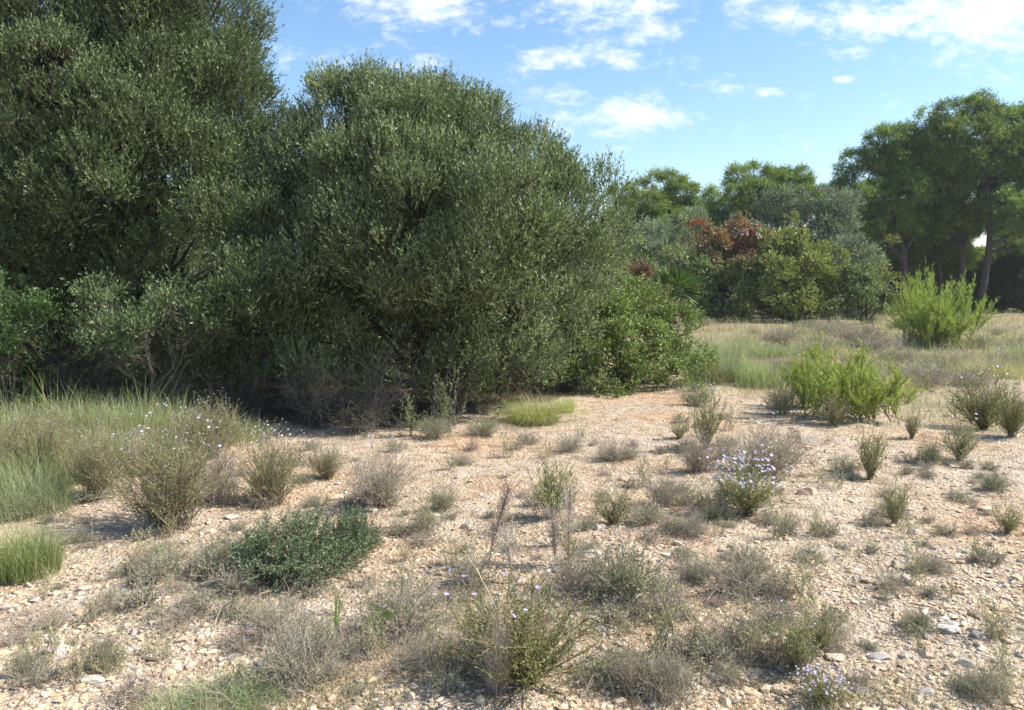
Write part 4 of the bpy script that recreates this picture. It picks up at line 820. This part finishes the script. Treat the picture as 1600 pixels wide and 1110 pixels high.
for i, ((a, b, h), p_) in enumerate(zip(lg, pl)):
    grass_tuft(a, b, h*.92, 120, 1300, [(4, (.31, .34, .18)), (2, (.22, .27, .12)), (4, (.46, .44, .29))], 'soft pale grass clump ' + p_, bend=.6, wd=.0045, group='grass clumps at left', spread=1.1)
for a, b, h, lb in [(270, 690, 95, 'thin seed stalks standing above the grass by the flower stalks'), (5, 720, 140, 'coarse grass blades leaning out of the left edge'), (30, 690, 110, 'long arching leaves of coarse grass at the far left'), (75, 690, 135, 'tallest coarse grass blades beside the far left ones'), (130, 688, 110, 'coarse grass blades before the reddish dead bush'), (215, 690, 120, 'coarse tan grass blades behind the tallest flowering shrub')]:
    grass_tuft(a, b, h*1.1, 150, 130, [(3, (.16, .23, .07)), (2, (.27, .29, .12)), (1, (.36, .30, .17))], lb, bend=.8, wd=.008, name='coarse_grass', K=8, spread=.4)
mg = [(1110, 600, 85, 100, 'dense tuft of tall pale grass right of the mastic bush'), (1150, 595, 90, 110, 'tall pale grass tuft hiding the dark grey bush'), (1190, 605, 70, 90, 'yellowish grass tuft left of the nearer pine sapling'), (1090, 560, 50, 80, 'blue green grass tuft at the shoulder of the mastic bush'), (1150, 550, 46, 110, 'blue green grass tuft in the middle of the meadow'), (1210, 560, 42, 90, 'pale tuft in the meadow behind the nearer sapling'),
      (1560, 590, 52, 110, 'broad grass tuft at the right edge above the round dark bush'), (1595, 560, 50, 90, 'grass tuft at the right edge by the dark cushion'), (1400, 620, 60, 80, 'dry grass tuft at the right shoulder of the nearer sapling')]
for a, b, h, w, lb in mg: grass_tuft(a, b, h, w, 800, BL if a % 20 else ST, lb, bend=.6, wd=.006, spread=.8)
fg = [(250, 1125, 60, 120, 'pale grass at the bottom edge, left part'), (320, 1120, 75, 130, 'pale grass at the bottom edge, middle part'), (385, 1118, 65, 90, 'pale grass at the bottom edge, right part by the grey cushion')]
for a, b, h, w, lb in fg: grass_tuft(a, b, h, w, 450, BL, lb, bend=.9, wd=.0022, spread=.9)
grass_tuft(515, 1010, 140, 26, 26, [(1, (.20, .32, .08)), (1, (.27, .36, .12))], 'tall single green grass stalk in the left centre foreground', bend=.5, wd=.0035, name='grass_stalk', spread=.15)
grass_tuft(366, 905, 75, 16, 14, [(1, (.42, .31, .18))], 'thin tan straw standing before the prickly cushion', bend=.2, wd=.003, name='grass_stalk', spread=.2)
def sprig(px, py, w, h, n, label, col):   # green needle sprays on the ground
    x, y, z = gpt(px, py); R = w/2/F*y; H = h/F*y
    r = empty('pine_seedling', (x, y, z), label, 'seedling'); gs, gl = G(), G()
    a = np.linspace(.3, 2.9, n); tip = np.stack([R*np.cos(a)*rng.uniform(.5, 1, n), rng.normal(size=n)*.03, H*rng.uniform(.5, 1, n)], 1)
    t = np.linspace(0, 1, 6)[None, :, None]; P = tip[:, None]*np.concatenate([t, t, t**.7], -1)
    tubes(gs, P, .002*(1 - .6*np.linspace(0, 1, 6))[None], np.array([.2, .2, .08]))
    k = np.repeat(np.arange(n), 90); f = rng.random(len(k)); Q = tip[k]*np.stack([f, f, f**.7], 1)
    leaves(gl, Q, nrm(nrm(tip[k]) + runit(len(k))*.7), .028, .002, palette(col, len(k)))
    gs.obj('stems', M_BARK, r); gl.obj('foliage', M_NEEDLE, r)
BG = [(3, (.25, .38, .06)), (2, (.18, .30, .04))]
sprig(598, 1005, 105, 48, 9, 'bright green seedling sprays lying in the grey tangle', BG)
sprig(508, 900, 60, 45, 8, 'bright green seedling at the front of the prickly cushion', BG)

# dead standing plumes
def plume(px, py, hpx, leanpx, label, col=(.30, .22, .19), n=260):
    x, y, z = gpt(px, py); h = hpx/F*y; l = leanpx/F*y
    r = empty('dead_plume', (x, y, z), label, 'dead plant'); g = G(); g2 = G()
    t = np.linspace(0, 1, 8)[None, :, None]; P = np.concatenate([l*t**1.3, 0*t, h*t], -1) + np.zeros((3, 1, 3)) + np.array([0, 0, 0])
    P = P + rng.normal(size=(3, 1, 3))*.006
    tubes(g, P, .0028*(1 - .6*np.linspace(0, 1, 8))[None], np.array(col)*.8)
    f = rng.uniform(.25, 1, n); S = np.stack([l*f**1.3, 0*f, h*f], 1); d = nrm(np.array([l, 0, h])*1.1/h + runit(n)*.8); L = .10*rng.uniform(.4, 1.2, n)
    tt = np.linspace(0, 1, 4)[None, :, None]
    Q = S[:, None] + d[:, None]*L[:, None, None]*tt + .02*np.sin(tt*6 + rng.uniform(0, 6, (n, 1, 1)))*runit(n)[:, None]*tt
    tubes(g2, Q, .0009*np.ones((1, 4)), np.repeat([col], n, 0)*rng.uniform(.8, 1.5, (n, 1)))
    g.obj('stalk', M_BARK, r); g2.obj('twigs', M_BARK, r)
plume(762, 900, 120, 32, 'brown feathery dead plume leaning right in the centre foreground')
plume(870, 905, 85, -6, 'short pale dead plume in front of the tall olive herb', (.40, .34, .30), 160)
plume(890, 900, 115, 2, 'upright pale dead plume right of the leaning brown one', (.42, .36, .32), 180)
plume(800, 930, 80, -10, 'bleached wispy plume at the top of the foreground flower bush', (.45, .39, .34), 160)
def stick(pts, r, label, col=(.33, .28, .23), name='fallen_stick', cat='stick'):
    P = []
    for a, b, hz in pts:
        x, y, z = gpt(a, b); P.append([x, y, z + hz])
    P = np.array(P); t = np.linspace(0, len(P)-1, 14); Q = np.stack([np.interp(t, np.arange(len(P)), P[:, i]) for i in range(3)], -1)
    b = Q[0].copy(); Q += rng.normal(size=Q.shape)*r*.6
    g = G(); tubes(g, Q[None], r*np.linspace(1, .45, 14)[None], np.array(col), 6)
    tag(g.obj(name, M_BARK, off=b, loc=b, smooth=True), label, cat)
stick([(655, 1045, .02), (700, 1052, .03), (728, 1075, .01)], .006, 'crooked grey fallen branch left of the foreground flower bush')
stick([(658, 1068, .01), (662, 1045, .04), (690, 1030, .05)], .004, 'pale forked twig crossing the fallen branch')
stick([(905, 885, .01), (960, 862, .02)], .003, 'thin dark stick pointing at the short green herb')
stick([(470, 885, .09), (420, 890, .07), (495, 925, .015), (545, 945, .01)], .0025, 'long pale bent stem lying across the prickly cushion', (.5, .44, .36))
stick([(775, 1100, .30), (745, 1075, .42), (712, 1040, .50), (690, 1030, .56)], .0022, 'long straw leaning left in front of the foreground flower bush', (.55, .47, .28), 'straw', 'straw')
stick([(1115, 970, .02), (1130, 955, .05)], .003, 'short bleached twig in the long grey cushion', (.5, .45, .4))

def meadow():
    g = G(); n = 70000
    px = rng.uniform(1000, 1760, n); py = 478 + 200*rng.random(n)**1.2
    Y = CAMH*F/(py - HOR); X = (px - 800)/F*Y
    cl = np.sin(X*1.1 + np.sin(Y*.7)*2) + np.sin(Y*1.3 - X*.6) + .6*np.sin(X*3.7 + Y*2.9)
    dn = np.clip((Y - 6.5)/9.5, .0, 1)
    keep = (rng.random(n) < dn) & (cl + rng.normal(size=n)*.9 > -.35) & (Y < 56) & ~((px < 1080 + (10 + 9*rng.normal(size=n))*(16 - np.minimum(Y, 16))) & (Y < 16))
    X, Y = X[keep], Y[keep]; n = len(X); cl = cl[keep]
    tone = palette([(3, (.36, .33, .20)), (2, (.45, .41, .27)), (3, (.28, .31, .16)), (2.5, (.30, .24, .18)), (3, (.30, .35, .21))], n, .15)
    blades(g, np.stack([X, Y, hgt(X, Y)], 1), rng.uniform(.12, .42, n)*(1 + .25*np.clip(cl, -1, 1))*np.clip(.25 + (Y - 8)/8, .3, 1), rng.uniform(.1, .8, n), np.maximum(.005, Y*.00055), tone, K=3)
    tag(g.obj('meadow_grass', M_GRASS), 'dry pale grass covering the ground before the far thicket and pines', 'grass', kind='stuff')
    # small weeds, seedlings and straw bits over the whole stony field
    g = G(); n = 75000
    px = rng.uniform(-50, 1650, n); py = 600 + 540*rng.random(n)**.85
    Y = CAMH*F/(py - HOR); X = (px - 800)/F*Y
    cl = np.sin(X*3.1 + 2*np.sin(Y*1.7)) + np.sin(Y*4.3 - X*2.6) + .6*np.sin(X*9 + Y*7)
    keep = (cl + rng.normal(size=n)*.8 > np.where(Y > 6, .2, .8)); X, Y = X[keep], Y[keep]; n = len(X)
    c = palette([(3, (.40, .34, .24)), (3, (.27, .28, .17)), (2, (.22, .24, .12)), (2, (.30, .24, .19))], n)
    blades(g, np.stack([X, Y, hgt(X, Y)], 1), rng.uniform(.015, .07, n), rng.uniform(.2, 1.4, n), np.maximum(.0022, Y*.0005), c, K=3)
    tag(g.obj('ground_cover', M_GRASS), 'thin scattered weeds and dry bits over the stony ground', 'weeds', kind='stuff')
    # wiry dead stems tangled between the cushions of the foreground
    g = G(); n = 16000
    px = rng.normal(760, 300, n); py = rng.uniform(835, 1150, n); Y = CAMH*F/(py - HOR); X = (px - 800)/F*Y
    cl = np.sin(X*3.3 + 2*np.sin(Y*2.2)) + np.sin(Y*4.1 - X*2.1) + .5*np.sin(X*8 + Y*6)
    keep = (cl + rng.normal(size=n)*.6 > .55) & (py > 850 + .25*np.abs(px - 760)); X, Y = X[keep], Y[keep]; n = len(X)
    blades(g, np.stack([X, Y, hgt(X, Y)], 1), rng.uniform(.03, .15, n), rng.uniform(.2, 1.8, n), .0018, palette([(3, (.44, .38, .33)), (2, (.34, .29, .25)), (1, (.50, .45, .36)), (1, (.27, .28, .18))], n), K=5)
    tag(g.obj('dead_grass', M_GRASS), 'greyish wiry dead stems tangled between the foreground cushions', 'dry grass', kind='stuff')
    # litter round the foot of each plant, added partly to darken the ground there
    g = G(); P = []; 
    for r in HP:
        if r[2] < 640: continue
        x, y, z = gpt(r[1], r[2]); w = r[4]/2/F*y; m = int(60 + 500*w)
        P.append(np.stack([x + rng.normal(size=m)*w*.65, y + rng.normal(size=m)*w*.6], 1))
    P = np.concatenate(P); n = len(P)
    D = nrm(rng.normal(size=(n, 3))*np.array([1, 1, .3])); c = palette([(3, (.27, .21, .15)), (2, (.36, .30, .22)), (2, (.20, .16, .11))], n)
    leaves(g, np.concatenate([P, (hgt(P[:, 0], P[:, 1]) + rng.uniform(.002, .012, n))[:, None]], 1), D, .05*rng.uniform(.3, 1.5, n), .0045, c)
    tag(g.obj('plant_litter', M_LEAF), 'brown twig and leaf litter caught round the foot of the shrubs', 'litter', kind='stuff')
    # leaf litter and fallen twigs below the olives
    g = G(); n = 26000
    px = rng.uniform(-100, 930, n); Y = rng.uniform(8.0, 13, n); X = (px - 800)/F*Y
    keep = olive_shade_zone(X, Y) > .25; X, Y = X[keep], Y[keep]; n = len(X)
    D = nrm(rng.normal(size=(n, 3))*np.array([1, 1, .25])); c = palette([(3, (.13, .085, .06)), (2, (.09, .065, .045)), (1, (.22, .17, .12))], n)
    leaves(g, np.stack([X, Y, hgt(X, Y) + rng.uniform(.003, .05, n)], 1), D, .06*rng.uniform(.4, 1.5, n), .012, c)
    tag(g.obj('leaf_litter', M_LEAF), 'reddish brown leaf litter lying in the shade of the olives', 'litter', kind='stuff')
meadow()
def lens_veil():  # thin scattering box added to stand in for veiling glare of the lens
    x0, x1, y0, y1, z0, z1 = -930, 930, -930, 930, -3, 22
    me = bpy.data.meshes.new('lens_veil'); v = [(x, y, z) for z in (z0, z1) for y in (y0, y1) for x in (x0, x1)]
    me.from_pydata(v, [], [(0, 2, 3, 1), (4, 5, 7, 6), (0, 1, 5, 4), (2, 6, 7, 3), (0, 4, 6, 2), (1, 3, 7, 5)])
    m = bpy.data.materials.new('lens_veil'); m.use_nodes = True; t = m.node_tree; t.nodes.clear()
    o = t.nodes.new('ShaderNodeOutputMaterial'); p = t.nodes.new('ShaderNodeVolumePrincipled')
    p.inputs['Color'].default_value = (.86, .93, 1, 1); p.inputs['Density'].default_value = .0004; p.inputs['Anisotropy'].default_value = .2
    t.links.new(p.outputs[0], o.inputs['Volume']); me.materials.append(m)
    ob = bpy.data.objects.new('lens_veil', me); COL.objects.link(ob); tag(ob, kind='stuff')
lens_veil()
print('objects', len(bpy.data.objects), 'quads', sum(len(m.polygons) for m in bpy.data.meshes))
